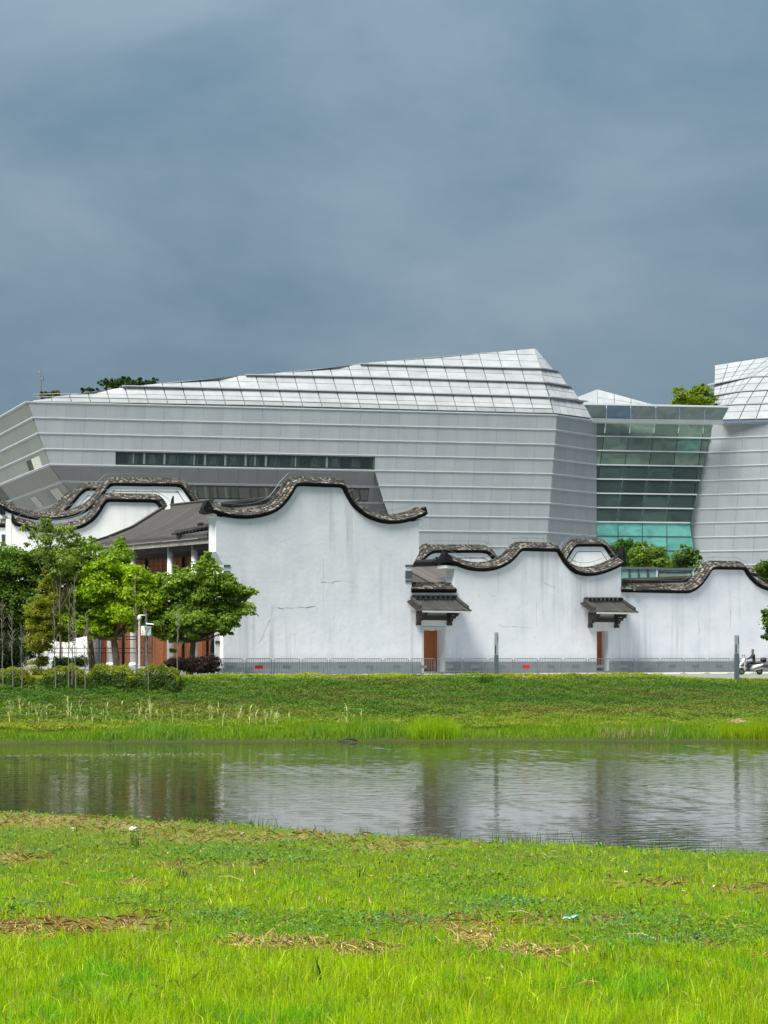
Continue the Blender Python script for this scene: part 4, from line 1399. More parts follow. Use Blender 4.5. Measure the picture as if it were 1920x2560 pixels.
for (i0, z0), (i1, z1) in zip(prof, prof[1:]):
    e0_, e1_ = SE(i0), SE(i1)
    rf.quad(H(SR, i0, z0), H(e0_, i0, z0), H(e1_, i1, z1), H(SR, i1, z1))
    rf.quad(H(e0_, i0, z0 - .25), H(SR, i0, z0 - .25), H(SR, i1, z1 - .25), H(e1_, i1, z1 - .25))
    rf.quad(H(e0_, i0, z0), H(e0_, i0, z0 - .25), H(e1_, i1, z1 - .25), H(e1_, i1, z1))
rf.quad(H(SR, 6, ZRID), H(6.6, 6, ZRID), H(6.6, 12, ZE), H(SR, 12, ZE))
rf.quad(H(SR, 0, ZE - .25), H(S0, 0, ZE - .25), H(S0, 0, ZE), H(SR, 0, ZE))
roof = rf.build('roof', M['roof_tile'], hall)
b = MB()
n = int((SR - S0) / 0.24)
for i in range(n + 1):
    s = S0 + (SR - S0) * i / n
    rs = []
    lim = max(0.3, min(6.0, (s - S0) / (6.6 - S0) * 6.0))
    pr_ = [p for p in prof if p[0] < lim] + [(lim, interp(prof, lim))]
    for (ii, z) in pr_:
        c = H(s, ii - (0.12 if ii == 0 else 0), z)
        rs.append([c + HD * 0.06 * math.cos(a) + Vector((0, 0, 0.015 + 0.085 * math.sin(a))) for a in (0, 1.05, 2.1, 3.1416)])
    b.rings(rs)
b.build('tile_ribs', M['roof_tile_rib'], roof, kind='stuff')
b = MB()
def hbar(bb, a, c, w, h0, h1, ax):
    u = Vector((0, 0, 1))
    bb.hexa([a - ax * w + u * h0, c - ax * w + u * h0, c + ax * w + u * h0, a + ax * w + u * h0, a - ax * w + u * h1, c - ax * w + u * h1, c + ax * w + u * h1, a + ax * w + u * h1])
hbar(b, H(SR - 1.4, 6, ZRID), H(6.6, 6, ZRID), 0.16, -0.05, 0.34, HI)
hbar(b, H(SR - 1.4, 6, ZRID), H(6.6, 6, ZRID), 0.22, 0.34, 0.42, HI)
b.build('ridge', M['roof_tile_rib'], roof)
b = MB()
for (i0, z0), (i1, z1) in zip(prof, prof[1:]):
    hbar(b, H(SR, i0, z0), H(SR, i1, z1), 0.18, 0.0, 0.26, HD)
b.build('verge', M['canopy_tile'], roof)
b = MB()
hbar(b, H(SR, 1.32, ZE + .43), H(2.2, 1.32, ZE + .43), 0.05, 0.03, 0.16, HI)
b.build('snow_bar', M['roof_tile_rib'], roof)
b = MB()
b.tube([H(SR - 1.4, 6, ZRID + .3), H(SR - 1.45, 6, ZRID + .7), H(SR - 1.55, 6, ZRID + 1.0)], [0.16, 0.12, 0.05], 6)
b.build('ridge_finial', M['black_mould'], roof)
b = MB()
b.tube([H(1.4, 1.3, ZE + .5), H(1.4, 1.3, ZE + .95)], 0.10, 6)
b.tube([H(1.1, 1.3, ZE + .85), H(1.7, 1.3, ZE + .85)], 0.08, 6)
b.build('roof_figure', M['black_mould'], roof)
# upturned eave corner next to the big gable
b = MB()
ec = [H(2.2, 0.0, ZE + 0.1), H(0.8, 0.5, ZE + 0.25), H(-0.6, 1.2, ZE + 0.55)]
for a, c in zip(ec, ec[1:]):
    hbar(b, a, c, 0.3, 0.0, 0.3, HI)
for i in range(12):
    q = ec[0].lerp(ec[2], i / 11)
    b.tube([q + Vector((0, 0, .25)), q + HN * 0.5 + Vector((0, 0, .02))], 0.08, 6)
b.build('corner_eave', M['canopy_tile'], roof)
b = MB()
hbar(b, H(SR + .2, 0.25, ZE), H(S0, 0.25, ZE), 0.10, -0.62, -0.26, HI)
b.build('eave_beam', M['eave_stone'], hall)
b = MB()
hbar(b, H(SR + .2, 1.0, ZE), H(S0, 1.0, ZE), 0.18, -0.9, -0.5, HI)
b.build('lintel', M['dark_timber'], hall)
for s in (-0.9, 1.69, 4.56, 9.18, 12.2, 15.0):
    b = MB()
    p = H(s, 1.0, .5)
    top = ZE - 0.55 if s < 13 else 5.2
    b.tube([p + Vector((0, 0, .28)), Vector((p.x, p.y, top))], [0.235, 0.215], 16)
    col = b.build('column', M['white_paint'], hall, smooth=True)
    b = MB()
    b.tube([p, p + Vector((0, 0, .12)), p + Vector((0, 0, .28))], [0.36, 0.38, 0.26], 16)
    b.build('base', M['door_stone'], col)
# doors: tall leaves, lattice above and panels below
ZT = 8.2
bays = [(-2.4, 1.5), (1.88, 4.36), (4.78, 8.96), (9.4, 12.0), (12.4, 15.1)]
for (s0, s1) in bays:
    nl = max(3, int(round((s1 - s0) / 0.62)))
    for i in range(nl):
        a, c = lerp(s0, s1, i / nl), lerp(s0, s1, (i + 1) / nl)
        q = (H(c, 2.2, ZT), H(a, 2.2, ZT), H(a, 2.2, .52), H(c, 2.2, .52))
        lf = panel('door_leaf', q, 0.05, M['red_timber'], hall, 0.015)
        b = MB()
        for ss in (a + .03, c - .03):
            hbar(b, H(ss, 2.13, .52), H(ss, 2.13, .52) + HD * 0.001, 0.03, 0, ZT - .55, HI)
            b.box(0, 0, 0, 0, 0, 0) if False else None
        for ss in (a + .05, c - .05):
            pbx = [H(ss - .035, 2.12, .52), H(ss + .035, 2.12, .52), H(ss + .035, 2.15, .52), H(ss - .035, 2.15, .52)]
            b.hexa(pbx + [p + Vector((0, 0, ZT - .54)) for p in pbx])
        z = 3.0
        while z < ZT - .2:
            pbx = [H(a + .06, 2.13, z), H(c - .06, 2.13, z), H(c - .06, 2.15, z), H(a + .06, 2.15, z)]
            b.hexa(pbx + [p + Vector((0, 0, .05)) for p in pbx])
            z += 0.3 if z > 3.3 else 0.6
        b.build('lattice', M['lattice'], lf)
b = MB()
b.quad(H(S1, 2.3, .5), H(-2.6, 2.3, .5), H(-2.6, 2.3, ZE), H(S1, 2.3, ZE))
b.build('dark_infill', M['dark_timber'], hall)
b = MB()
b.quad(H(15.3, 1.2, .5), H(22.0, 1.2, .5), H(22.0, 1.2, 4.8), H(15.3, 1.2, 4.8))
b.hexa([H(15.2, 1.25, .5), H(22, 1.25, .5), H(22, 1.6, .5), H(15.2, 1.6, .5), H(15.2, 1.25, 5), H(22, 1.25, 5), H(22, 1.6, 5), H(15.2, 1.6, 5)])
b.f = b.f[1:]
b.build('white_side_wall', M['plaster_clean'], hall)
# small pent roof just inside the big gable
b = MB()
b.hexa([H(0.9, 1.4, 7.6), H(-2, 1.4, 7.6), H(-2, 2.2, 7.9), H(0.9, 2.2, 7.9), H(0.9, 1.4, 7.7), H(-2, 1.4, 7.7), H(-2, 2.2, 8.2), H(0.9, 2.2, 8.2)])
b.build('pent_roof', M['plinth'], hall)

# --- tiled roofs of the halls behind the front walls
def ridge_roof(name, label, a, c, depth, drop, rib=True):
    """roof with ridge from a to c; slopes fall to front and back"""
    g = thing(name, Vector(((a.x + c.x) / 2, (a.y + c.y) / 2, 0)), label, 'roof')
    d = (c - a).normalized(); dn = Vector((d.y, -d.x, 0)).normalized()
    b = MB()
    dz = Vector((0, 0, -drop))
    b.quad(a + dn * depth + dz, c + dn * depth + dz, c, a)
    b.quad(c - dn * depth + dz, a - dn * depth + dz, a, c)
    for p in (a, c):
        b.tri(p + dn * depth + dz, p, p - dn * depth + dz)
    r = b.build('roof', M['roof_tile'], g)
    b = MB()
    n = int((c - a).length / 0.26)
    for i in range(n + 1):
        p = a.lerp(c, i / n)
        q = p + dn * (depth + .1) + dz
        b.rings([[x + d * 0.065 * math.cos(t) + Vector((0, 0, .01 + .085 * math.sin(t))) for t in (0, 1.05, 2.1, 3.1416)] for x in (p, q)])
    b.build('tile_ribs', M['roof_tile_rib'], r, kind='stuff')
    b = MB()
    for h0, h1, w in ((0, .22, .15), (.22, .34, .22), (.34, .5, .12)):
        hbar(b, a, c, w, h0, h1, dn)
    b.build('ridge', M['tile'], r)
    b = MB()
    e0, e1 = a + dn * depth + dz, c + dn * depth + dz
    hbar(b, e0, e1, 0.1, 0.06, 0.30, dn)
    b.build('eave_course', M['tile'], r)
    b = MB()
    for dd in (1, -1):
        m = dn * (depth - .3) * dd
        b.quad(Vector(((a + m).x, (a + m).y, 0)), Vector(((c + m).x, (c + m).y, 0)), c + m + dz, a + m + dz)
    b.build('wall', M['plaster_clean'], g)
ridge_roof('hall_roof', 'grey tiled hall roof glimpsed in the left dip of the tallest gable', W(548, 1272, 127), W(705, 1254, 133), 2.4, 1.3)
ridge_roof('hall_roof', 'grey tiled roof strip behind the first door canopy, left of the middle gable', W(1005, 1417, 127.5), W(1150, 1412, 133), 3.2, 1.5)
ridge_roof('hall_roof', 'low tiled roof course just above the flat part of the right-hand wall', W(1556, 1462, 131), W(1735, 1455, 136.5), 1.2, 0.5)
# glass boxes behind wall 3
def glass_box(label, x0, x1, yt, Y, n, ym=1478):
    g = thing('glass_pavilion', W((x0 + x1) / 2, 1640, Y), label, 'pavilion')
    for i in range(n):
        a, c = lerp(x0, x1, i / n), lerp(x0, x1, (i + 1) / n)
        panel('pane', (W(a, yt + 2, Y), W(c, yt + 2, Y), W(c, ym, Y), W(a, ym, Y)), 0.04, M['glass_teal2'], g, 0.05)
    for i in range(n + 1):
        a = lerp(x0, x1, i / n)
        b = MB(); p = W(a, ym, Y)
        b.box(p.x - .07, p.x + .07, Y - .12, Y + .1, 0, W(a, yt, Y).z)
        b.build('frame_post', M['frame_dark'] if i < n else M['cabinet'], g)
    b = MB(); p, q = W(x0, yt, Y), W(x1, yt, Y)
    b.box(p.x - .1, q.x + .1, Y - .2, Y + 3, p.z - .06, p.z + .10)
    b.build('roof_slab', M['post_dark'], g)
    b = MB(); p, q = W(x0, yt + 9, Y + 1.2), W(x1, yt + 9, Y + 1.2)
    b.box(p.x, q.x, Y + 2.5, Y + 2.7, 0, p.z)
    b.build('back_wall', M['column_in'], g)
M['glass_teal2'] = glass('pale_teal_glass', (0.20, 0.36, 0.33), 0.25, 0.06, 0.15)
glass_box('pale teal glass pavilion behind the flat part of the right-hand wall', 1550, 1642, 1421, 143, 4)
glass_box('empty glass-framed box right beside the pale teal pavilion', 1646, 1733, 1423, 146.5, 1, 1432)

# ------------------------------------------------------------------ crowd barriers along the foot of the walls
BL = lambda x: 112.3 + 0.30 * x              # barrier line on the pavement
BD = Vector((1, 0.30, 0)).normalized()
def barrier_parts(root):
    w, h = 1.66, 1.08
    b = MB()
    r = 0.09
    pts = [(-w/2, 0, .05), (-w/2, 0, h - r), (-w/2 + .03, 0, h - .03), (-w/2 + r, 0, h), (w/2 - r, 0, h), (w/2 - .03, 0, h - .03), (w/2, 0, h - r), (w/2, 0, .05)]
    b.tube(pts, 0.024, 6)
    b.tube([(-w/2, 0, .22), (w/2, 0, .22)], 0.018, 6)
    og = ORG[root.name]
    b.v = [Vector(p) + og for p in b.v]
    b.build('frame', M['steel'], root)
    b = MB()
    for i in range(1, 14):
        x = -w/2 + w * i / 14
        b.tube([(x, 0, .22), (x, 0, h)], 0.0125, 5, False)
    b.v = [Vector(p) + og for p in b.v]
    b.build('bars', M['steel'], root)
    for x in (-w/2 + .05, w/2 - .05):
        b = MB()
        b.tube([(x, -.3, .0), (x, -.26, .05), (x, .26, .05), (x, .3, .0)], 0.018, 5)
        b.v = [Vector(p) + og for p in b.v]
        b.build('foot', M['steel'], root)
    b = MB()
    b.box(-.27, .27, -.045, -.025, .74, .95)
    b.v = [Vector(p) + og for p in b.v]
    b.build('sign_plate', M['grey_plate'], root)
def copy_thing(src, loc, rotz):
    r = src.copy(); COL.objects.link(r)
    r.location = loc; r.rotation_euler = (0, 0, rotz)
    ORG[r.name] = Vector(loc)
    for ch in list(src.children):
        c = ch.copy(); COL.objects.link(c); c.parent = r
        for g in list(ch.children):
            d = g.copy(); COL.objects.link(d); d.parent = c
    return r
BX = [578, 647, 717, 787, 856, 923.5, 990.5, 1057.5, 1124, 1187.5, 1252, 1314.5, 1376.5, 1438.5, 1499.5, 1559.5, 1620, 1680.5, 1738.5, 1797.5, 1857, 1915, 1973]
ORD = ['first', 'second', 'third', 'fourth', 'fifth', 'sixth', 'seventh', 'eighth', 'ninth', 'tenth', 'eleventh', 'twelfth', 'thirteenth', 'fourteenth', 'fifteenth', 'sixteenth', 'seventeenth', 'eighteenth', 'nineteenth', 'twentieth', 'twenty-first', 'twenty-second', 'twenty-third']
def where(px):
    if px < 1025: return 'in front of the tallest gable wall'
    if px < 1110: return 'in front of the wide brown door'
    if px < 1480: return 'in front of the middle gable wall'
    if px < 1530: return 'in front of the narrow orange door'
    if px < 1830: return 'in front of the right-hand wall'
    return 'beside the scooter'
proto = None
GB = 'crowd barriers in a row along the walls'
for i, px in enumerate(BX):
    Y = 112.3 / (1 - 0.30 * (px - 960) / F)
    loc = Vector(((px - 960) * Y / F, Y, 0))
    ang = math.atan(0.30)
    if i == 0:
        ang -= 0.55
        loc.y -= 0.4
    label = 'grey crowd barrier, ' + ORD[i] + ' from the left, ' + where(px)
    if px in (647, 1314.5):
        label = 'crowd barrier carrying a red plate ' + ('near the left end of the row' if px == 647 else 'in front of the middle gable wall')
    if proto is None:
        r = proto = thing('crowd_barrier', loc, label, 'barrier', GB, ang)
        barrier_parts(proto)
    else:
        r = copy_thing(proto, loc, ang)
        r['label'] = label
    for ch in r.children:
        if ch.name.startswith('sign_plate'):
            if px in (647, 1314.5):
                ch.data = ch.data.copy(); ch.data.materials[0] = M['red']
            elif px > 1830:
                ch.data = ch.data.copy(); ch.data.materials[0] = M['black_plate']
                for vv in ch.data.vertices:
                    vv.co.x *= 2.6
            if i == 0:
                ch.location.z = -0.3

# ------------------------------------------------------------------ street furniture
def info_post(px, w, ytop, Y, label, split=0.52, screen=False):
    p = W(px, HZ, Y)
    g = thing('street_post', Vector((p.x, Y, 0)), label, 'post', 'slim grey posts along the street')
    hh = W(px, ytop, Y).z
    ww = w * Y / F / 2
    zs = hh * (1 - split)
    b = MB(); b.box(p.x - ww, p.x + ww, Y - ww, Y + ww, -.5, zs - .004)
    b.build('lower_shaft', M['post_dark'], g)
    b = MB(); b.box(p.x - ww * .92, p.x + ww * .92, Y - ww * .92, Y + ww * .92, zs, hh)
    b.build('upper_shaft', M['post_light'], g)
    b = MB(); b.box(p.x + ww * .35, p.x + ww * .70, Y - ww - .012, Y - ww * .9, hh - .55, hh - .12)
    b.build('lamp_slot', M['post_dark'], g)
    b = MB(); b.box(p.x - ww * .78, p.x - ww * .35, Y - ww - .012, Y - ww * .9, zs + .06, zs + .6)
    b.build('lamp_slot', M['black_plate'], g)
    if screen:
        b = MB(); b.box(p.x, p.x + ww * .8, Y - ww - .02, Y - ww * .9, zs + .1, zs + .9)
        b.build('screen', M['black_plate'], g)
info_post(1241, 10.5, 1581, 110.6, 'slim grey street post in front of the middle gable wall')
info_post(1842, 11, 1588, 113.5, 'slim grey street post beside the scooter rider', 0.46)
info_post(531, 11, 1572, 111.0, 'slim blue-grey post with a dark screen at the left corner of the tallest gable', 0.55, True)
# surveillance poles with cabinets
def pole(px, ytop, ybot, Y, r, label, cat='pole', mat='steel'):
    p = W(px, HZ, Y)
    g = thing('camera_pole', Vector((p.x, Y, 0)), label, cat)
    b = MB(); b.tube([Vector((p.x, Y, -.4)), W(px, ytop, Y)], r, 8)
    b.build('pole', M[mat], g)
    return g
YP = 107.2
g = pole(348, 1552, 1668, YP, 0.062, 'white pole carrying a round white surveillance camera, beside the cabinet pole', mat='white_paint')
b = MB()
c = W(348, 1545, YP)
rs = []
for i in range(9):
    a = math.pi * i / 8
    rs.append([c + Vector((0.15 * math.sin(a) * math.cos(t), 0.15 * math.sin(a) * math.sin(t), 0.2 * math.cos(a))) for t in [6.283 * j / 10 for j in range(10)]])
b.rings(rs)
b.build('camera_dome', M['white_paint'], g, smooth=True)
g = pole(366, 1533, 1668, YP - .2, 0.065, 'grey pole carrying two utility cabinets and a side arm')
b = MB(); b.tube([W(366, 1538, YP - .2), W(350, 1538, YP - .2)], 0.03, 6); b.build('arm', M['white_paint'], g)
b = MB(); b.tube([W(366, 1559, YP - .3), W(385, 1561, YP - .6)], [0.05, 0.04], 6); b.build('camera', M['white_paint'], g)
b = MB(); p, q = W(353.5, 1588, YP - .3), W(364, 1565, YP - .3)
b.box(p.x, q.x, YP - .5, YP - .26, p.z, q.z); b.build('cabinet', M['white_paint'], g)
b = MB(); p, q = W(364.5, 1589, YP - .3), W(378.5, 1568, YP - .3)
b.box(p.x, q.x, YP - .52, YP - .26, p.z, q.z); b.build('cabinet', M['cabinet'], g)
b = MB(); p, q = W(363, 1569, YP - .3), W(380, 1566.5, YP - .3)
b.box(p.x, q.x, YP - .55, YP - .24, p.z, q.z); b.build('cabinet_lid', M['cabinet'], g)
g = pole(380, 1582, 1668, YP + .3, 0.05, 'short bare grey pole just right of the utility cabinets')
# goal-like steel frame
g = thing('steel_arch', W(294, 1685, 109).xy.to_3d(), 'thin grey steel arch frame with a double top rail in front of the hall doors', 'frame')
for x in (248, 341):
    b = MB(); p = W(x, 1590, 109); b.tube([Vector((p.x, 109, -.2)), p], 0.045, 6); b.build('post', M['steel'], g)
for y in (1592, 1599):
    b = MB(); b.tube([W(248, y, 109), W(341, y, 109)], 0.035, 6); b.build('rail', M['steel'], g)
g = thing('iron_fence', W(250, 1687, 111).xy.to_3d(), 'low black iron railing in front of the hall', 'fence')
for (xa, xb) in ((120, 266), (270, 380)):
    for z in (.35, 1.45, 1.75):
        b = MB(); b.tube([W(xa, HZ, 111).xy.to_3d() + Vector((0, 0, z)), W(xb, HZ, 111).xy.to_3d() + Vector((0, 0, z))], 0.025, 5); b.build('rail', M['black'], g)
    x = xa
    while x <= xb:
        b = MB(); p = W(x, HZ, 111); b.tube([Vector((p.x, 111, 0)), Vector((p.x, 111, 1.85))], 0.022, 5); b.build('post', M['black'], g)
        x += 36

# ------------------------------------------------------------------ rider on a scooter, heading left
SY = 114.6
sx = W(1876, HZ, SY).x
scoot = thing('scooter', Vector((sx, SY, 0)), 'white motor scooter with a dark top box, ridden along the wall at the right edge', 'scooter')
def sv(x, y, z): return Vector((sx + x, SY + y, z))
def wheel(x, r):
    b = MB()
    rs = []
    for i in range(20):
        a = 6.2832 * i / 20
        cdir = Vector((math.cos(a), 0, math.sin(a)))
        rs.append([sv(x, 0, r) + cdir * (r - .05 + .05 * math.cos(t)) + Vector((0, .05 * math.sin(t), 0)) for t in [6.2832 * j / 8 for j in range(8)]])
    rs.append(rs[0])
    b.rings(rs, False)
    w = b.build('wheel', M['black'], scoot, smooth=True)
    b = MB()
    b.tube([sv(x, -.035, r), sv(x, .035, r)], r - .1, 14)
    b.build('rim', M['steel'], w)
wheel(-0.58, 0.22); wheel(0.60, 0.22)
def loft(name, secs, mat, parent=scoot, smooth=True):
    """sections: (x, z centre, half width, half height)"""
    b = MB()
    b.rings([[sv(x, w * math.cos(t), z + h * math.sin(t)) for t in [6.2832 * j / 10 for j in range(10)]] for x, z, w, h in secs])
    return b.build(name, M[mat], parent, smooth=smooth)
loft('front_fairing', [(-.72, .62, .05, .06), (-.62, .72, .14, .16), (-.50, .86, .17, .20), (-.40, .96, .14, .12), (-.34, .98, .06, .05)], 'white_paint')
loft('front_fender', [(-.84, .42, .04, .02), (-.72, .50, .07, .05), (-.56, .52, .07, .06), (-.42, .46, .06, .05)], 'white_paint')
b = MB(); b.tube([sv(-.58, 0, .24), sv(-.44, 0, .75), sv(-.36, 0, 1.02)], .035, 8); b.build('fork', M['steel'], scoot)
b = MB(); b.hexa([sv(-.42, -.16, .30), sv(-.36, -.16, .30), sv(-.36, .16, .30), sv(-.42, .16, .30), sv(-.46, -.2, .9), sv(-.40, -.2, .9), sv(-.40, .2, .9), sv(-.46, .2, .9)]); b.build('leg_shield', M['white_paint'], scoot)
b = MB(); b.hexa([sv(-.42, -.15, .26), sv(.16, -.15, .24), sv(.16, .15, .24), sv(-.42, .15, .26), sv(-.42, -.15, .32), sv(.16, -.15, .31), sv(.16, .15, .31), sv(-.42, .15, .32)]); b.build('floorboard', M['steel'], scoot)
loft('rear_body', [(.08, .45, .10, .16), (.25, .52, .16, .18), (.5, .58, .17, .16), (.75, .64, .12, .10), (.88, .68, .05, .05)], 'white_paint')
loft('seat', [(.0, .72, .10, .04), (.15, .75, .15, .06), (.4, .77, .15, .06), (.66, .80, .12, .05)], 'black')
b = MB(); b.tube([sv(-.38, -.34, 1.06), sv(-.36, -.12, 1.04), sv(-.36, .12, 1.04), sv(-.38, .34, 1.06)], .022, 8); b.build('handlebar', M['black'], scoot)
for y in (-.3, .3):
    b = MB(); b.tube([sv(-.40, y, 1.06), sv(-.46, y * 1.1, 1.24)], .01, 5); b.tube([sv(-.44, y * 1.1, 1.28), sv(-.47, y * 1.1, 1.28)], [.07, .07], 10); b.build('mirror', M['black'], scoot)
loft('headlight', [(-.60, .99, .02, .02), (-.54, 1.0, .09, .07), (-.44, 1.02, .11, .08), (-.36, 1.03, .08, .05)], 'white_paint')
loft('top_box', [(.68, .98, .14, .10), (.72, 1.0, .20, .16), (1.0, 1.0, .20, .16), (1.05, .99, .15, .11)], 'black')
b = MB(); b.box(sx + .6, sx + 1.0, SY - .08, SY + .08, .80, .84); b.build('rack', M['steel'], scoot)
b = MB(); b.tube([sv(.2, -.19, .28), sv(.8, -.2, .42)], [.05, .07], 8); b.build('exhaust', M['steel'], scoot)

person = thing('person', Vector((sx + .2, SY, 0)), 'person in dark clothes with short dark hair riding the white scooter', 'person')
def skin(name, verts, edges, radii, mat, parent, root=0, sub=2):
    og = ORG[parent.name]
    me = bpy.data.meshes.new(name)
    me.from_pydata([(v - og) for v in verts], edges, [])
    me.materials.append(mat)
    o = bpy.data.objects.new(name, me)
    COL.objects.link(o); o.parent = parent; ORG[o.name] = og
    md = o.modifiers.new('Skin', 'SKIN')
    md.use_smooth_shade = True
    for i, r in enumerate(radii):
        s = me.skin_vertices[0].data[i]
        s.radius = r if isinstance(r, tuple) else (r, r)
        s.use_root = (i == root)
    o.modifiers.new('Subdivision', 'SUBSURF').levels = sub
    o.modifiers['Subdivision'].render_levels = sub
    return o
def skel():
    V, E, Rr = [], [], []
    def a(p, r, par=None):
        V.append(p); Rr.append(r)
        if par is not None:
            E.append((par, len(V) - 1))
        return len(V) - 1
    pel = a(sv(.26, 0, .88), (.16, .13))
    ab = a(sv(.24, 0, 1.04), (.15, .11), pel)
    ch = a(sv(.20, 0, 1.24), (.17, .12), ab)
    up = a(sv(.18, 0, 1.36), (.13, .09), ch)
    nk = a(sv(.16, 0, 1.45), .055, up)
    hd = a(sv(.14, 0, 1.55), (.085, .09), nk)
    a(sv(.14, 0, 1.66), (.075, .08), hd)
    for s in (-1, 1):
        sh = a(sv(.18, s * .19, 1.35), .06, up)
        el = a(sv(.0, s * .27, 1.13), .045, sh)
        wr = a(sv(-.24, s * .30, 1.06), .033, el)
        a(sv(-.36, s * .29, 1.075), .035, wr)
        hp = a(sv(.22, s * .10, .84), .095, pel)
        kn = a(sv(-.16, s * .16, .80), .068, hp)
        an = a(sv(-.10, s * .15, .40), .045, kn)
        a(sv(-.24, s * .15, .345), .04, an)
    return V, E, Rr
V, E, Rr = skel()
skin('body', V, E, Rr, M['cloth_dark'], person)
def ell(name, c, r, mat, parent):
    b = MB()
    rs = []
    for i in range(1, 10):
        a = math.pi * i / 10
        rs.append([c + Vector((r[0] * math.sin(a) * math.cos(t), r[1] * math.sin(a) * math.sin(t), r[2] * math.cos(a))) for t in [6.283 * j / 12 for j in range(12)]])
    b.rings(rs)
    return b.build(name, M[mat], parent, smooth=True)
ell('face', sv(.125, 0, 1.56), (.092, .084, .118), 'skin', person)
ell('hair', sv(.155, 0, 1.615), (.10, .092, .09), 'black', person)
b = MB(); b.tube([sv(.04, 0, 1.57), sv(.022, 0, 1.545)], [.012, .018], 6); b.build('nose', M['skin'], person)
for s in (-1, 1):
    b = MB()
    hb = sv(-.36, s * .29, 1.078)
    b.tube([sv(-.29, s * .295, 1.07), hb], [.034, .042], 8)
    for j in range(4):
        o = Vector((0, s * (-.045 + .03 * j), 0))
        b.tube([hb + o, hb + o + Vector((-.05, 0, .015)), hb + o + Vector((-.07, 0, -.03)), hb + o + Vector((-.04, 0, -.055))], [.013, .013, .012, .010], 5)
    b.tube([hb + Vector((.02, -s * .05, 0)), hb + Vector((-.02, -s * .075, -.02)), hb + Vector((-.05, -s * .06, -.045))], [.014, .013, .010], 5)
    b.build('hand', M['skin'], person, smooth=True)
    b = MB()
    b.tube([sv(-.08, s * .15, .40), sv(-.10, s * .15, .35), sv(-.30, s * .15, .335)], [.05, .055, .04], 8)
    b.build('shoe', M['black'], person, smooth=True)

# ------------------------------------------------------------------ trees and shrubs
def gz(x, y):
    return float(z_far(np.array([x]), np.array([y]))[0])
def base_at(px, Y):
    x = (px - 960) * Y / F
    z = 0.0 if Y > float(crest(np.array([x]))[0]) + 1.2 else gz(x, Y)
    return Vector((x, Y, z))
DK, MD, BR, SP = (0.115, 0.20, 0.024), (0.16, 0.265, 0.02), (0.26, 0.385, 0.014), (0.060, 0.10, 0.020)
tree('broadleaf_tree', base_at(-10, 110), [(-60, 1440, 70), (0, 1415, 60), (40, 1460, 62), (-20, 1500, 70), (60, 1520, 55), (10, 1545, 52), (90, 1425, 48), (100, 1480, 50), (70, 1570, 40), (20, 1590, 36), (115, 1555, 36), (-40, 1600, 40), (-60, 1540, 60), (45, 1400, 35), (110, 1390, 40)], 110, DK,
     'dark green broadleaf tree at the far left edge of the picture', per=190, tr=0.2)
tree('broadleaf_tree', base_at(232, 111.5), [(150, 1480, 55), (170, 1420, 52), (215, 1395, 40), (240, 1420, 45), (290, 1405, 38), (318, 1446, 27), (150, 1540, 45), (200, 1510, 50), (250, 1545, 42), (120, 1440, 45), (300, 1370, 20), (190, 1560, 35), (120, 1590, 30), (160, 1590, 26)], 111.5, MD,
     'mid-green broadleaf tree under the hall eaves, left of the bright one', per=300, tr=0.2)
tree('broadleaf_tree', base_at(292, 108.5), [(225, 1440, 34), (262, 1418, 32), (300, 1440, 36), (340, 1448, 34), (378, 1462, 26), (240, 1480, 40), (290, 1490, 42), (340, 1495, 40), (370, 1510, 30), (215, 1515, 34), (260, 1530, 40), (310, 1540, 42), (350, 1550, 30), (290, 1570, 30), (250, 1575, 26), (205, 1475, 28), (200, 1552, 34), (178, 1500, 32), (165, 1562, 26), (225, 1585, 24)], 108.5, BR,
     'brightest yellow-green broadleaf tree, its trunk in front of the hall doors', per=330, tr=0.23, leaf=0.19)
tree('broadleaf_tree', base_at(470, 108.8), [(415, 1465, 32), (455, 1448, 28), (515, 1430, 34), (480, 1470, 40), (540, 1465, 38), (570, 1480, 28), (430, 1510, 44), (500, 1515, 48), (560, 1520, 42), (600, 1490, 24), (610, 1525, 26), (540, 1555, 40), (400, 1545, 34), (450, 1560, 42), (500, 1560, 34), (580, 1555, 22), (390, 1560, 26), (415, 1585, 26), (620, 1480, 14), (635, 1482, 9), (440, 1595, 26), (560, 1580, 16)], 108.8, (0.165, 0.265, 0.034),
     'rounded broadleaf tree overlapping the left edge of the tallest gable wall', per=330, tr=0.2, leaf=0.20)
tree('slender_tree', base_at(150, 107.5), [(115, 1318, 18), (140, 1335, 24), (170, 1325, 16), (105, 1350, 22), (150, 1365, 30), (190, 1345, 18), (215, 1355, 16), (120, 1390, 26), (165, 1400, 32), (200, 1390, 22), (80, 1330, 12), (60, 1322, 10), (140, 1430, 28), (180, 1440, 24), (230, 1350, 8), (110, 1305, 10)], 107.5, (0.19, 0.27, 0.05),
     'tall slender tree with sparse small leaves rising in front of the white gable', per=120, leaf=0.17, tr=0.07)
tree('conifer_tree', base_at(92, 104.5), [(120, 1445, 13), (115, 1470, 20), (112, 1500, 28), (95, 1530, 30), (125, 1535, 26), (85, 1570, 28), (115, 1575, 28), (140, 1560, 18), (155, 1570, 14), (90, 1610, 26), (105, 1620, 24), (92, 1650, 24), (85, 1685, 22), (105, 1690, 18), (75, 1600, 16), (100, 1720, 20)], 104.5, (0.20, 0.22, 0.014),
     'narrow yellowish-green young conifer standing among the bare saplings', per=300, leaf=0.11, tr=0.06, puffs=10)
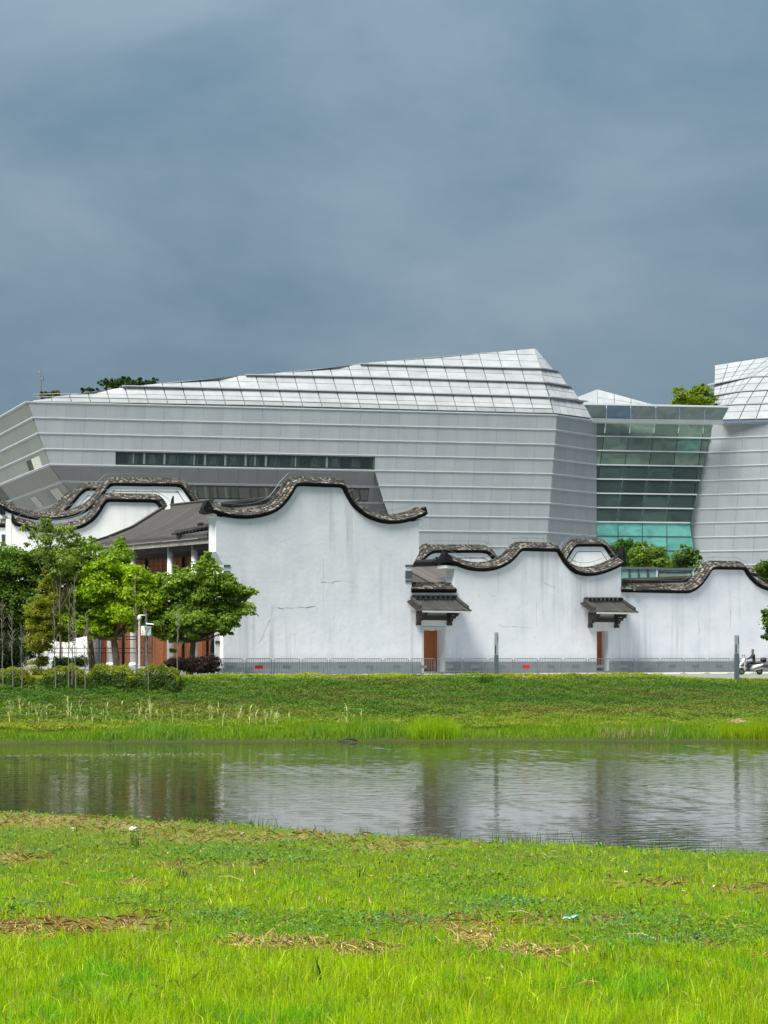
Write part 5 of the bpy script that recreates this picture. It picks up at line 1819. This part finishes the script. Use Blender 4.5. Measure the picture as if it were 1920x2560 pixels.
tree('street_tree', base_at(1960, 112), [(1950, 1545, 36), (1914, 1552, 14), (1922, 1572, 16), (1914, 1592, 9), (1962, 1580, 36), (1912, 1540, 9), (1990, 1520, 50), (1970, 1600, 30)], 112, (0.095, 0.18, 0.022),
     'leafy branch tips of a tree coming in at the right edge over the scooter', per=300, leaf=0.2, tr=0.14)
# trees behind the walls
tree('courtyard_tree', Vector((21.5, 158, 0)), [(1540, 1378, 24), (1560, 1366, 20), (1585, 1372, 18), (1525, 1390, 18), (1570, 1400, 24), (1548, 1410, 22)], 158, (0.06, 0.135, 0.018), 'dark round tree behind the right end of the middle wall', leaf=0.26, per=300)
tree('courtyard_tree', Vector((23.8, 154, 0)), [(1600, 1392, 26), (1625, 1382, 22), (1645, 1395, 22), (1610, 1412, 26), (1640, 1412, 24), (1660, 1408, 16)], 154, (0.125, 0.20, 0.022), 'light green round tree above the pale teal pavilion', leaf=0.26, per=300)
tree('courtyard_tree', Vector((27, 160, 0)), [(1705, 1390, 20), (1722, 1384, 16), (1735, 1398, 16), (1715, 1408, 20), (1740, 1420, 18), (1690, 1412, 22), (1725, 1432, 20), (1680, 1430, 20)], 160, (0.09, 0.165, 0.03), 'loose green tree before the foot of the glass link', leaf=0.26, per=240)
tree('courtyard_tree', Vector((34, 150, 0)), [(1905, 1420, 18), (1925, 1410, 20), (1915, 1440, 18), (1940, 1430, 26), (1898, 1428, 10)], 150, (0.085, 0.14, 0.02), 'small bright tree behind the hump of the right-hand wall at the edge', leaf=0.24, per=300)
# roof planting
tree('roof_tree', Vector((37.0, 214, ZK(0.3))), [(1705, 990, 20), (1728, 982, 18), (1748, 985, 16), (1765, 980, 16), (1775, 998, 16), (1740, 1004, 22), (1712, 1005, 18), (1692, 1004, 12), (1765, 1008, 18), (1757, 972, 10)], 214, (0.16, 0.23, 0.012), 'round yellow-green tree on the roof beside the right-hand wing', leaf=0.30, per=230, tr=0.16)
def roof_shrub(px0, px1, ytop, ybot, Y, col, label, n):
    cl = [(lerp(px0, px1, (i + .5) / n) + random.uniform(-4, 4), lerp(ytop, ybot, random.uniform(.3, .8)), (ybot - ytop) * .5) for i in range(n)]
    p = W((px0 + px1) / 2, ybot + 4, Y)
    return tree('roof_shrub', p, cl, Y, col, label, 'shrub', per=260, leaf=0.28, tr=0.06)
roof_shrub(255, 300, 952, 972, 203, (0.035, 0.075, 0.014), 'dark shrub row on the museum roof, its taller left part', 5)
roof_shrub(288, 352, 946, 972, 203.5, (0.032, 0.070, 0.014), 'dark bushy shrub at the middle of the rooftop planting', 7)
roof_shrub(345, 388, 951, 970, 203, (0.035, 0.070, 0.014), 'dark shrub at the right end of the rooftop planting', 5)
roof_shrub(205, 250, 970, 980, 203, (0.04, 0.075, 0.016), 'small low shrub left of the rooftop planting', 4)
roof_shrub(107, 148, 979, 998, 195.6, (0.085, 0.075, 0.022), 'brownish green bush behind the handrail at the left roof corner', 5)
# shrubs at the foot of the hall
def bush(name, px0, px1, y0, y1, Y, col, label, n, leaf=0.11, per=900):
    z0 = W(0, y1, Y).z
    p = Vector((W((px0 + px1) / 2, 0, Y).x, Y, z0))
    t = thing(name, p, label, 'bush')
    cl = []
    rr = (y1 - y0) * 0.5
    for i in range(n):
        c = W(lerp(px0 + rr * .7, px1 - rr * .7, i / max(1, n - 1)), lerp(y0, y1, .5) + random.uniform(-2, 2), Y + random.uniform(-.3, .5))
        cl.append((c.x, c.y, c.z, rr * Y / F))
    P, N = puff_cloud(cl, per, leaf, 26, 0.9)
    leaves('foliage', P, leaf * RNG.uniform(.7, 1.3, len(P)), N, tint(len(P), col, .3, .2), M['leaf'], t)
    b = MB()
    for c in cl:
        b.tube([p - Vector((0, 0, .3)), Vector(c[:3])], [.05, .02], 5)
    b.build('stems', M['bark'], t)
bush('purple_shrub', 418, 470, 1641, 1686, 107.6, (0.030, 0.017, 0.020), 'smaller dark purple clipped shrub left of the tree trunk', 3)
bush('purple_shrub', 466, 547, 1640, 1694, 107.0, (0.030, 0.017, 0.020), 'larger dark purple clipped shrub at the corner of the tallest gable', 4)
bush('clipped_shrub', 128, 216, 1640, 1676, 107.4, (0.026, 0.055, 0.016), 'dark green rounded shrub beside the white side wall of the hall', 4)
bush('dark_shrub', -40, 66, 1590, 1690, 108.0, (0.018, 0.035, 0.012), 'big dark shrub mass behind the saplings at the far left', 5, 0.16, 260)
# yellow-green clipped hedge in a row of stretches
def hedge(px0, px1, ytop, Y, label, col, hh=1.15):
    a, c = W(px0, ytop, Y), W(px1, ytop, Y)
    t = thing('hedge', Vector(((a.x + c.x) / 2, Y, a.z - hh)), label, 'hedge', 'yellow-green hedge stretches along the top of the bank')
    n = int((c.x - a.x) * 1700)
    x = RNG.uniform(a.x, c.x, n)
    f = RNG.uniform(0, 1, n)
    top = RNG.uniform(0, 1, n) < 0.36
    bumpz = 0.16 * hsh(x, x * 0, 2.2) + 0.10 * hsh(x + 5, x * 0, 5.0) - 0.5 * np.clip(1 - np.minimum(x - a.x, c.x - x) / 0.7, 0, 1) ** 2
    z = np.where(top, a.z + bumpz + RNG.uniform(-.16, .10, n), a.z + bumpz - hh * RNG.uniform(0, 1, n))
    y = np.where(top, Y + RNG.uniform(-.5, .5, n), Y - .45 - .7 * (a.z - z) + .25 * hsh(x, z, 2.4) + RNG.uniform(-.25, .25, n))
    P = np.stack([x, y, z], 1)
    N = RNG.normal(size=(n, 3)) * .8 + np.where(top[:, None], np.array([[0, -.3, 1]]), np.array([[0, -1, .3]]))
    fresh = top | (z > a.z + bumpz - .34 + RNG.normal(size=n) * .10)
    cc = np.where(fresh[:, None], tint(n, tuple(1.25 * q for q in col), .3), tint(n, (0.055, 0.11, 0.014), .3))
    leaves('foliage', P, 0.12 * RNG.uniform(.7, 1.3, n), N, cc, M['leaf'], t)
    b = MB(); b.box(a.x + .6, c.x - .6, Y - .25, Y + .35, a.z - hh - .4, a.z - .45); b.build('stems', M['bark'], t)
hedge(-30, 84, 1676, 101.5, 'hedge stretch at the far left behind the saplings', (0.16, 0.19, 0.012))
hedge(112, 216, 1669, 101.7, 'hedge stretch in front of the dark clipped shrub', (0.17, 0.20, 0.012))
hedge(220, 335, 1667, 101.9, 'brightest hedge stretch in front of the steel arch', (0.20, 0.23, 0.012))
hedge(338, 452, 1669, 102.2, 'hedge stretch at the foot of the camera poles', (0.15, 0.18, 0.012))
# bare saplings on the slope
SAPL = [(8, 1735, 1500, 'bare sapling at the very edge of the picture on the left'), (33, 1765, 1525, 'bare grey sapling second from the left edge'), (54, 1750, 1560, 'twiggy bare sapling just left of the young conifer'),
        (139, 1750, 1490, 'bare sapling directly right of the young conifer'), (172, 1745, 1470, 'tall thin sapling before the white side wall'), (180, 1730, 1480, 'sapling crossing close behind its neighbours before the white side wall'),
        (189, 1750, 1440, 'tallest bare sapling of the cluster before the white side wall'), (212, 1748, 1560, 'short bare sapling at the corner column of the hall'), (224, 1710, 1540, 'thin leaning sapling left of the steel arch'),
        (343, 1690, 1440, 'thin bare sapling behind the camera poles'), (371, 1735, 1520, 'bare sapling right of the utility cabinets'), (444, 1715, 1510, 'bare pale sapling before the smaller purple shrub')]
for (px, yb_, yt_, lab) in SAPL:
    # stand where the slope meets the sight line of its foot
    Y = 100.0
    for k in range(60):
        x = (px - 960) * Y / F
        if CZ - (yb_ - HZ) * Y / F < gz(x, Y) or Y > 107:
            break
        Y += 0.15
    x = (px - 960) * Y / F
    p = Vector((x, Y, gz(x, Y)))
    t = thing('bare_sapling', p, lab, 'sapling', 'bare saplings planted on the bank')
    top = W(px + random.uniform(-8, 4), yt_, Y)
    b = MB()
    k = 7
    line = [p.lerp(top, i / k) + Vector((random.uniform(-.04, .04) * (0 < i), 0, 0)) for i in range(k + 1)]
    b.tube([line[0] - Vector((0, 0, .2))] + line, [.04] + [lerp(.038, .010, i / k) for i in range(k + 1)], 6)
    b.build('trunk', M['bark_pale'], t)
    b = MB()
    for i in range(16):
        f = random.uniform(.38, .97)
        q = p.lerp(top, f)
        L = lerp(.9, .3, f) * random.uniform(.6, 1.2)
        a = random.uniform(0, 6.283)
        e = q + Vector((math.cos(a) * L * .55, math.sin(a) * L * .4, L * .8))
        b.tube([q, q.lerp(e, .5) + Vector((0, 0, -.05)), e], [.018, .012, .006], 4)
        b.tube([q.lerp(e, .5), q.lerp(e, .5) + Vector((random.uniform(-.25, .25), random.uniform(-.2, .2), .3))], [.010, .005], 4)
    b.build('twigs', M['bark_pale'], t, kind='stuff')
    if lab.startswith(('twiggy', 'bare sapling right', 'short')):
        n = 120
        P = np.array([list(p.lerp(top, random.uniform(.4, 1)) + Vector((random.gauss(0, .3), random.gauss(0, .2), random.gauss(0, .2)))) for _ in range(n)])
        leaves('leaves', P, 0.10, RNG.normal(size=(n, 3)), tint(n, (0.07, 0.12, 0.03)), M['leaf'], t)

# ------------------------------------------------------------------ ground cover on the far bank
def noise2(x, y, s=1.0):
    return (np.sin(x * 0.9 * s + 2 * np.sin(y * .53 * s)) + np.cos(y * 1.3 * s + 1.7 * np.sin(x * .41 * s)) + .6 * np.sin(x * 2.9 * s + y * 2.3 * s) + .5 * np.cos(y * 4.7 * s - x * 3.7 * s)) / 3.1
N_ = 250000
x = RNG.uniform(-36, 36, N_)
e_, c_ = edge_far(x), crest(x)
t_ = RNG.uniform(0.15, 1.04, N_) ** 0.9
y = e_ + (c_ - e_) * t_
z = z_far(x, y)
h = 0.10 + 0.26 * (noise2(x, y * 1.4, 1.1) * .5 + .5) ** 1.5 + 0.16 * (noise2(x + 9, y, 3.1) * .5 + .5)
h *= np.where(t_ > .97, .75, 1) * np.where(x > 19, np.clip(1.6 - t_, .35, 1), 1)
zz = z + h * RNG.uniform(.35, 1.0, N_) ** .5
m = noise2(x * .45, y * 1.1, .8) * .38 + noise2(x + 7, y * 2, 2.6) * .22 + .5 + RNG.normal(size=N_) * .07
band = np.clip((t_ - .9) / .1, 0, 1)  # crest leaves tinted paler for their sunlit look
low = np.clip((.42 - t_) / .2, 0, 1)
base = np.where((m > .62)[:, None], np.array([[0.072, 0.14, 0.014]]), np.where((m > .4)[:, None], np.array([[0.125, 0.18, 0.016]]), np.array([[0.15, 0.15, 0.026]])))
base = base * (1 - band[:, None] * .7) + np.array([[0.24, 0.28, 0.016]]) * band[:, None] * .7
base = base * (1 - low[:, None] * .5) + np.array([[0.18, 0.225, 0.016]]) * low[:, None] * .5
red = (noise2(x + 30, y * 2.4, 1.3) > .42) & (t_ > .3) & (t_ < .75)
base = np.where(red[:, None], base * .55 + np.array([[0.075, 0.055, 0.018]]), base)
dk = np.clip((t_ - .36) / .25, 0, 1) * np.clip((.93 - t_) / .1, 0, 1)  # slope leaves tinted a darker green, partly for its pockets of shade
base = base * (1 - dk[:, None] * np.array([[.46, .28, .2]]))
base = base * (1.38 + .5 * noise2(x, y * 1.5, 3.1)[:, None]) * (1 + RNG.normal(size=(N_, 1)) * .13).clip(.5, 1.6)
nr = RNG.normal(size=(N_, 3)) * .55 + np.array([[0, -.25, .8]])
leaves('bank_ground_cover', np.stack([x, y, zz], 1), RNG.uniform(.075, .17, N_), nr, base.clip(.003, .9), M['leaf'], None, 'stuff', .6)

def blades(name, X, Y, Z, hgt, wid, cols, mat, lean=.35, kind='stuff', parent=None, droop=.35):
    n = len(X)
    a = RNG.uniform(0, 2 * np.pi, n)
    face = RNG.uniform(0, np.pi, n)
    d = np.stack([np.cos(a), np.sin(a), np.zeros(n)], 1)
    w = np.stack([np.cos(face), np.sin(face) * .5, np.zeros(n)], 1) * wid[:, None] * .5
    ln = (np.abs(RNG.normal(size=n)) * lean).clip(0, 1.2)[:, None]
    p = np.stack([X, Y, Z], 1)
    up = np.array([[0, 0, 1.0]])
    m = p + up * (hgt * .55)[:, None] + d * (hgt * .25)[:, None] * ln
    t = p + up * (hgt * (1 - droop * ln[:, 0] * .8))[:, None] + d * (hgt * .95)[:, None] * ln
    v = np.stack([p - w, p + w, m + w * .8, m - w * .8, t], 1).reshape(-1, 3)
    i = np.arange(n)[:, None] * 5
    tr = np.concatenate([i + np.array([[0, 1, 2]]), i + np.array([[0, 2, 3]]), i + np.array([[3, 2, 4]])], 0)
    return np_mesh(name, v, tr, np.repeat(cols, 5, 0), mat, parent, kind)
# tall grass fringe beside the far water's edge
n = 52000
x = RNG.uniform(-34, 34, n)
e_, c_ = edge_far(x), crest(x)
t_ = RNG.beta(1.3, 2.0, n) * .35 + .028
y = e_ + (c_ - e_) * t_
pat = noise2(x, y * .5, .55) * .5 + .5
hh = (0.20 + .95 * pat ** 1.3 * RNG.uniform(.4, 1, n)) * np.clip(t_ / .06, .25, 1) * np.where(x < -8, .7, 1)
cc = np.where((RNG.uniform(size=n) < .55)[:, None], np.array([[0.17, 0.30, 0.018]]), np.array([[0.24, 0.34, 0.025]])) * (1 + RNG.normal(size=(n, 1)) * .25).clip(.4, 1.7)
cc = np.where((pat > .7)[:, None], cc * np.array([[.85, .95, 1.6]]), cc)
blades('waterside_grass', x, y, z_far(x, y) - .03, hh, RNG.uniform(.018, .045, n), cc.clip(.003, .9), M['grass'], .4)
# pale flowering reeds on the left half of the far bank
n = 130
px = np.concatenate([RNG.normal(c, 16, n // 13) for c in (35, 70, 105, 190, 255, 320, 365, 390, 545, 590, 640, 680, 860)])
px = np.where(RNG.uniform(size=len(px)) < .45, RNG.uniform(0, 760, len(px)), px)
n = len(px)
yy = RNG.uniform(92.5, 96.5, n)
x = (px - 960) * yy / F
hh = RNG.gamma(5, .13, n).clip(.3, 1.15)
top_boost = np.isin(np.round(px).astype(int) % 7, (0, 1))
hh = np.where(top_boost, hh * 1.25, hh)
blades('flowering_reeds', x, yy, z_far(x, yy), hh, RNG.uniform(.03, .05, n), tint(n, (0.46, 0.48, 0.22), .2), M['straw'], .2)
rx, ry, rz, rh = np.repeat(x, 6), np.repeat(yy, 6), np.repeat(z_far(x, yy), 6), np.repeat(hh, 6)
blades('reed_arches', rx, ry, rz + rh * RNG.uniform(.25, .85, n * 6), rh * RNG.uniform(.2, .5, n * 6), RNG.uniform(.025, .05, n * 6), tint(n * 6, (0.40, 0.45, 0.16), .25), M['straw'], .9)
n2 = 500
pk = RNG.integers(0, n, n2)
f = RNG.uniform(.3, 1, n2)
P = np.stack([x[pk] + RNG.normal(size=n2) * .10, yy[pk] + RNG.normal(size=n2) * .06, z_far(x[pk], yy[pk]) + hh[pk] * f], 1)
leaves('reed_leaves', P, RNG.uniform(.12, .30, n2), RNG.normal(size=(n2, 3)) + np.array([[0, -.6, 0]]), tint(n2, (0.25, 0.30, 0.10), .3), M['leaf'], None, 'stuff', .25)
def reed_clump(px0, px1, ytop, Yb, n, label, col):
    p = Vector((W((px0 + px1) / 2, 0, Yb).x, Yb, gz(W((px0 + px1) / 2, 0, Yb).x, Yb)))
    t = thing('reed_clump', p, label, 'reeds')
    x = RNG.uniform(W(px0, 0, Yb).x, W(px1, 0, Yb).x, n)
    y = Yb + RNG.uniform(-.3, 1.6, n)
    r = np.abs(x - p.x) / (abs(W(px1, 0, Yb).x - p.x))
    H_ = (1855 - ytop) * Yb / F
    blades('blades', x, y, z_far(x, y) - .05, H_ * (1 - .35 * r ** 2) * RNG.uniform(.6, 1.05, n), RNG.uniform(.02, .035, n), tint(n, col, .22), M['grass'], .32, None, t)
reed_clump(1022, 1150, 1800, 91.2, 2600, 'bright green clump of reeds standing at the far water edge', (0.27, 0.40, 0.012))
reed_clump(1800, 1862, 1815, 91.4, 1000, 'yellow-green reed clump near the right end of the far water edge', (0.28, 0.38, 0.012))
reed_clump(1858, 1945, 1806, 91.3, 1600, 'taller yellow-green reed clump cut by the right edge at the far water', (0.28, 0.38, 0.012))
reed_clump(1195, 1232, 1655, 108.4, 240, 'wispy tuft of tall grass on the bank top beside the grey post', (0.07, 0.13, 0.02)) if False else None
p = base_at(1212, 107.8)
t = thing('grass_tuft', p, 'wispy dark tuft of tall grass on the bank top beside the grey post', 'grass tuft')
n = 160
x = p.x + RNG.normal(size=n) * .28
y = p.y + RNG.uniform(-.3, .3, n)
blades('blades', x, y, z_far(x, y), RNG.uniform(.3, .85, n), RNG.uniform(.02, .035, n), tint(n, (0.06, 0.115, 0.02), .25), M['grass'], .5, None, t)
# straw heap and dark driftwood at the far edge
b = MB()
for (px, Y) in ((870, 90.3),):
    p = W(px, 0, Y); zb = gz(p.x, Y) + .05
    g = thing('driftwood', Vector((p.x, Y, zb)), 'dark driftwood lying at the far water edge ' + ('left of the reed clump' if px > 500 else 'under the flowering reeds'), 'driftwood')
    b = MB()
    b.tube([Vector((p.x - .55, Y, zb)), Vector((p.x - .1, Y - .1, zb + .14)), Vector((p.x + .25, Y - .05, zb + .10)), Vector((p.x + .5, Y, zb))], [.02, .05, .065, .03], 7)
    b.build('log', M['black'], g)
p = base_at(1846, 96.0)
g = thing('straw_heap', p, 'pale heap of dry straw on the bank near the right edge', 'straw')
n = 420
a = RNG.normal(size=(n, 3)) * np.array([[.45, .3, .06]])
P = np.array(p)[None] + a + np.array([[0, 0, .25]]) - np.abs(a[:, :1]) * np.array([[0, 0, .3]])
leaves('stalks', P, RNG.uniform(.25, .5, n), RNG.normal(size=(n, 3)) * .4 + np.array([[0, -.3, 1]]), tint(n, (0.50, 0.42, 0.27), .2), M['straw'], g, None, .12)
# dry stalks hanging at the edge
n = 260
x = RNG.uniform(W(1500, 0, 91).x, W(1680, 0, 91).x, n)
y = 91 + RNG.uniform(0, 1, n)
blades('dry_stalks', x, y, z_far(x, y) + .1, RNG.uniform(.25, .7, n), RNG.uniform(.015, .03, n), tint(n, (0.30, 0.24, 0.12), .25), M['straw'], .9)
# pale flecks that imitate a bright line of ripples on the water
n = 620
px = RNG.uniform(-20, 560, n)
yf = 1890 - 4 * (px / 540) + RNG.normal(size=n) * (0.8 + 2.2 * np.exp(-((px - 390) / 170) ** 2))
keep = RNG.uniform(size=n) < (.35 + .65 * np.exp(-((px - 380) / 150) ** 2))
px, yf = px[keep], yf[keep]
Yd = (CZ - ZW) * F / (yf - HZ)
P = np.stack([(px - 960) * Yd / F, Yd, np.full(len(px), ZW + .012)], 1)
leaves('foam_streak', P, RNG.uniform(.04, .16, len(P)), RNG.normal(size=(len(P), 3)) * .03 + np.array([[0, 0, 1]]), tint(len(P), (0.34, 0.36, 0.32), .2), M['straw'], None, 'stuff', .35)

# ------------------------------------------------------------------ near meadow
def scatter_near(n, y0=15.5, y1=50, pw=1.0, margin=1.18):
    """positions with density falling with distance, only land"""
    u = RNG.uniform(0, 1, n)
    Y = (y0 ** (-pw) + u * (y1 ** (-pw) - y0 ** (-pw))) ** (-1 / pw)
    X = RNG.uniform(-1, 1, n) * (0.2222 * margin * Y + .4)
    k = Y < edge_near(X) - .05
    X, Y = X[k], Y[k]
    return X, Y, z_near(X, Y)
X, Y, Z = scatter_near(270000)
bare = patch_mask(X, Y, Z, PATCH)
clo = patch_mask(X, Y, Z, CLOVER)
dry_ = patch_mask(X, Y, Z, PATCH, ('dry',))
k = RNG.uniform(size=len(X)) > np.clip(bare * .52 - dry_ * .18, 0, 1) + clo * .35 * (1 - bare)
X, Y, Z, clo, bare = X[k], Y[k], Z[k], clo[k], bare[k]
pn = noise2(X * 1.3, Y * .8, .9) * .5 + .5
pn2 = noise2(X + 20, Y * .7, 2.3) * .5 + .5
pn3 = noise2(X * 2.1 - 8, Y * 1.3 + 4, 2.9) * .5 + .5
nearf = np.clip((24.5 - Y) / 3.0, 0, 1)
shorter = np.clip((Y - 31) / 5, 0, 1)
hh = (.080 + .085 * pn + .045 * pn2) * (1 + .30 * nearf) * (1 - .35 * shorter) * (1 - .45 * clo) * (1 - .5 * bare) * RNG.uniform(.5, 1.3, len(X)) * (.7 + .75 * pn3 ** 2)
long_ = RNG.uniform(size=len(X)) < .06 * nearf + .015
hh = np.where(long_, hh * 1.8, hh)
edge_tall = np.clip(1 - (edge_near(X) - Y) / .9, 0, 1)
hh *= 1 + .7 * edge_tall
g1c, g2c, g3c = np.array([[0.35, 0.46, 0.006]]), np.array([[0.235, 0.385, 0.007]]), np.array([[0.42, 0.48, 0.02]])
r = RNG.uniform(size=len(X)) + (pn - .5) * .5
cc = np.where((r < .45)[:, None], g1c, np.where((r < .85)[:, None], g2c, g3c))
olive = (shorter * .55 * (.5 + .5 * pn2))[:, None] * np.clip(1.2 - (X[:, None] + 6) / 9, .15, 1)
cc = cc * (1 - olive) + np.array([[0.24, 0.24, 0.04]]) * olive
cc = cc * (.72 + .42 * pn3[:, None] + .2 * pn2[:, None]) * (1 + RNG.normal(size=(len(X), 1)) * .2).clip(.45, 1.7)
cc = np.where(((pn2 > .62) & (pn < .5))[:, None], cc * np.array([[.6, .85, 1.6]]), cc)
dead = RNG.uniform(size=len(X)) < .03 + .25 * dry_[k]
cc = np.where(dead[:, None], np.array([[0.36, 0.29, 0.14]]), cc)
wd = RNG.uniform(.006, .013, len(X)) * (Y / 20) ** .8 * np.where(long_, 1.5, 1)
blades('meadow_grass', X, Y, Z - .01, hh, wd, cc.clip(.003, .9), M['grass'], .5)
# broad-leaved weeds and clover
X, Y, Z = scatter_near(150000, 19, 48, .8)
clo = patch_mask(X, Y, Z, CLOVER)
far_ = np.clip((Y - 30) / 8, 0, 1) * .25
k = RNG.uniform(size=len(X)) < clo * .85 + .06 + far_
X, Y, Z = X[k], Y[k], Z[k]
n = len(X)
blue = (noise2(X, Y, 2) > .15)[:, None]
cc = np.where(blue, np.array([[0.11, 0.235, 0.055]]), np.array([[0.13, 0.24, 0.012]])) * (1 + RNG.normal(size=(n, 1)) * .3).clip(.4, 1.8)
leaves('meadow_weeds', np.stack([X, Y, Z + RNG.uniform(.02, .12, n)], 1), RNG.uniform(.025, .07, n) * (Y / 25) ** .5, RNG.normal(size=(n, 3)) * .5 + np.array([[0, -.25, 1]]), cc.clip(.003, .9), M['leaf'], None, 'stuff', .75)
# straw and dead stalks lying in the bare patches
X, Y, Z = scatter_near(160000, 19, 48, .5)
st = patch_mask(X, Y, Z, PATCH, ('straw',))
so = patch_mask(X, Y, Z, PATCH, ('soil', 'dry'))
k = RNG.uniform(size=len(X)) < st * .7 + so * .17 + .010
X, Y, Z, so_, st_ = X[k], Y[k], Z[k], so[k], st[k]
n = len(X)
cc = np.where((so_ > st_)[:, None], np.array([[0.36, 0.24, 0.12]]), np.array([[0.50, 0.40, 0.20]])) * (1 + RNG.normal(size=(n, 1)) * .3).clip(.4, 1.6)
leaves('straw_litter', np.stack([X, Y, Z + RNG.uniform(.01, .07, n)], 1), RNG.uniform(.08, .36, n), RNG.normal(size=(n, 3)) * .5 + np.array([[0, -.3, 1]]), cc.clip(.003, .9), M['straw'], None, 'stuff', .05)
# taller weeds that break the water line and stand singly in the meadow
X, Y, Z = [], [], []
for px in np.concatenate([RNG.uniform(0, 1920, 150), RNG.normal(300, 40, 25), RNG.normal(480, 15, 14), RNG.normal(1300, 70, 40), RNG.normal(1560, 80, 30), RNG.normal(640, 20, 12)]):
    Yv = 43.0
    for _ in range(8):
        Yv = float(edge_near(np.array([(px - 960) * Yv / F]))[0]) - .12
    Yv -= abs(random.gauss(0, .45))
    xx = (px - 960) * Yv / F
    for j in range(random.randint(2, 5)):
        X.append(xx + random.gauss(0, .05)); Y.append(Yv + random.gauss(0, .05))
X, Y = np.array(X), np.array(Y)
n = len(X)
blades('waterline_stalks', X, Y, z_near(X, Y), RNG.gamma(3, .10, n).clip(.1, .62), RNG.uniform(.010, .020, n), tint(n, (0.085, 0.16, 0.03), .3), M['grass'], .35)
def ground_pt(px, py):
    Y = 40.0
    for _ in range(60):
        x = (px - 960) * Y / F
        zg = float(z_near(np.array([x]), np.array([Y]))[0])
        Y = lerp(Y, (CZ - zg) * F / (py - HZ), .5)
    x = (px - 960) * Y / F
    return Vector((x, Y, float(z_near(np.array([x]), np.array([Y]))[0])))
TALL = [((1588, 2320), .55, 'dark tall grass stalk'), ((1770, 2270), .30, 'x'), ((905, 2210), .42, 'x'), ((790, 2300), .35, 'x'), ((1080, 2140), .3, 'x')]
def weed(px, py, n, h, label, col, w=.014, lean=.5):
    p = ground_pt(px, py)
    t = thing('tall_weed', p, label, 'weed')
    x = p.x + RNG.normal(size=n) * .05; y = p.y + RNG.normal(size=n) * .04
    blades('blades', x, y, z_near(x, y), RNG.uniform(.5, 1.0, n) * h, np.full(n, w) * RNG.uniform(.7, 1.3, n), tint(n, col, .2), M['grass'], lean, None, t)
weed(795, 2470, 7, .46, 'dark broad-bladed grass plant standing in the bright grass near the bottom', (0.035, 0.10, 0.02), .03, .45)
weed(905, 2195, 6, .42, 'dark upright grass stalk in the meadow left of centre', (0.05, 0.10, 0.02), .016)
weed(335, 2120, 26, .34, 'dark green spiky weed below the white stone', (0.045, 0.10, 0.02), .016, .7)
weed(460, 2195, 18, .26, 'dark weed tuft beside a dry stalk in the left meadow', (0.05, 0.09, 0.02), .014, .7)
weed(1600, 2265, 14, .20, 'small dark withered weed in the right meadow', (0.06, 0.05, 0.02), .012, .8)
weed(30, 2278, 26, .20, 'dark green weed patch at the left edge of the meadow', (0.03, 0.09, 0.02), .02, 1.0)
weed(1870, 2130, 14, .40, 'tall dark grass clump by the near waterline at right', (0.05, 0.12, 0.02), .014, .4)
weed(1515, 2410, 10, .36, 'arching grass plant beside the straw at right of centre', (0.055, 0.13, 0.015), .014, .7)
# stones and scraps
def stone(px, py, r, label, sq=.6, mat='rock'):
    p = ground_pt(px, py)
    b = MB()
    rs = []
    rr = random.Random(px)
    for i in range(1, 8):
        a = math.pi * i / 8
        rs.append([p + Vector((r * math.sin(a) * math.cos(u) * rr.uniform(.8, 1.2), r * .8 * math.sin(a) * math.sin(u) * rr.uniform(.8, 1.2), r * sq * (math.cos(a) + .75) * rr.uniform(.88, 1.1))) for u in [6.283 * j / 9 for j in range(9)]])
    b.rings(rs)
    o = b.build('stone', M[mat])
    tag(o, label, 'stone', 'stones lying in the meadow')
stone(335, 2078, .11, 'largest pale stone on the near bank close to the water')
stone(182, 2073, .05, 'small pale stone on the bare soil strip at the left', .5)
stone(421, 2135, .035, 'tiny white stone in the grass below the largest pale stone', .6)
stone(606, 2084, .04, 'tiny pale stone near the water left of centre', .5)
p = ground_pt(1425, 2306)
b = MB()
rs = []
for i in range(7):
    f = i / 6
    c = p + Vector((-.13 + .26 * f, .02 * math.sin(5 * f), .05 + .05 * f + .012 * math.sin(9 * f)))
    wv = .035 + .03 * math.sin(math.pi * f)
    rs.append([c + Vector((0, wv * math.cos(t), wv * .5 * math.sin(t))) for t in [6.283 * j / 8 for j in range(8)]])
b.rings(rs)
tag(b.build('plastic_scrap', M['teal_plastic']), 'crumpled teal plastic scrap lying on the bare patch in the meadow', 'litter')
def scrap(px, py, s, label):
    p = ground_pt(px, py)
    b = MB()
    q = [p + Vector((random.uniform(-s, s), random.uniform(-s, s) * .6, .03 + random.uniform(0, s))) for _ in range(6)]
    for i in range(4):
        b.tri(q[i], q[i + 1], q[i + 2]); 
        b.tri(q[i] + Vector((0, 0, .006)), q[i + 1] + Vector((0, 0, .006)), q[i + 2] + Vector((0, 0, .006)))
    tag(b.build('paper_scrap', M['white_paint']), label, 'litter')
scrap(1365, 2311, .05, 'small white paper scrap left of the teal plastic')
scrap(1200, 2482, .05, 'small white scrap in the bright grass near the bottom')
scrap(1565, 2186, .04, 'white scrap in the upper right meadow')
scrap(1785, 2223, .04, 'white scrap near the right edge of the meadow')
def cane(px0, py0, px1, py1, label):
    a, c = ground_pt(px0, py0), ground_pt(px1, py1)
    b = MB(); b.tube([a + Vector((0, 0, .10)), a.lerp(c, .5) + Vector((0, 0, .13)), c + Vector((0, 0, .07))], [.006, .008, .005], 6)
    tag(b.build('dry_cane', M['cane']), label, 'cane', 'dry canes lying in the meadow')
M['cane'] = simple('dry_cane', (0.36, 0.30, 0.17), .8)
cane(1568, 2352, 1640, 2360, 'long dry cane lying flat in the clover at right')
cane(1110, 2336, 1150, 2362, 'slanting dry cane on the bare patch in the middle')
cane(545, 2205, 610, 2212, 'dry cane in the meadow left of centre')
cane(1270, 2296, 1340, 2300, 'dry cane lying just above the brown bare patch')
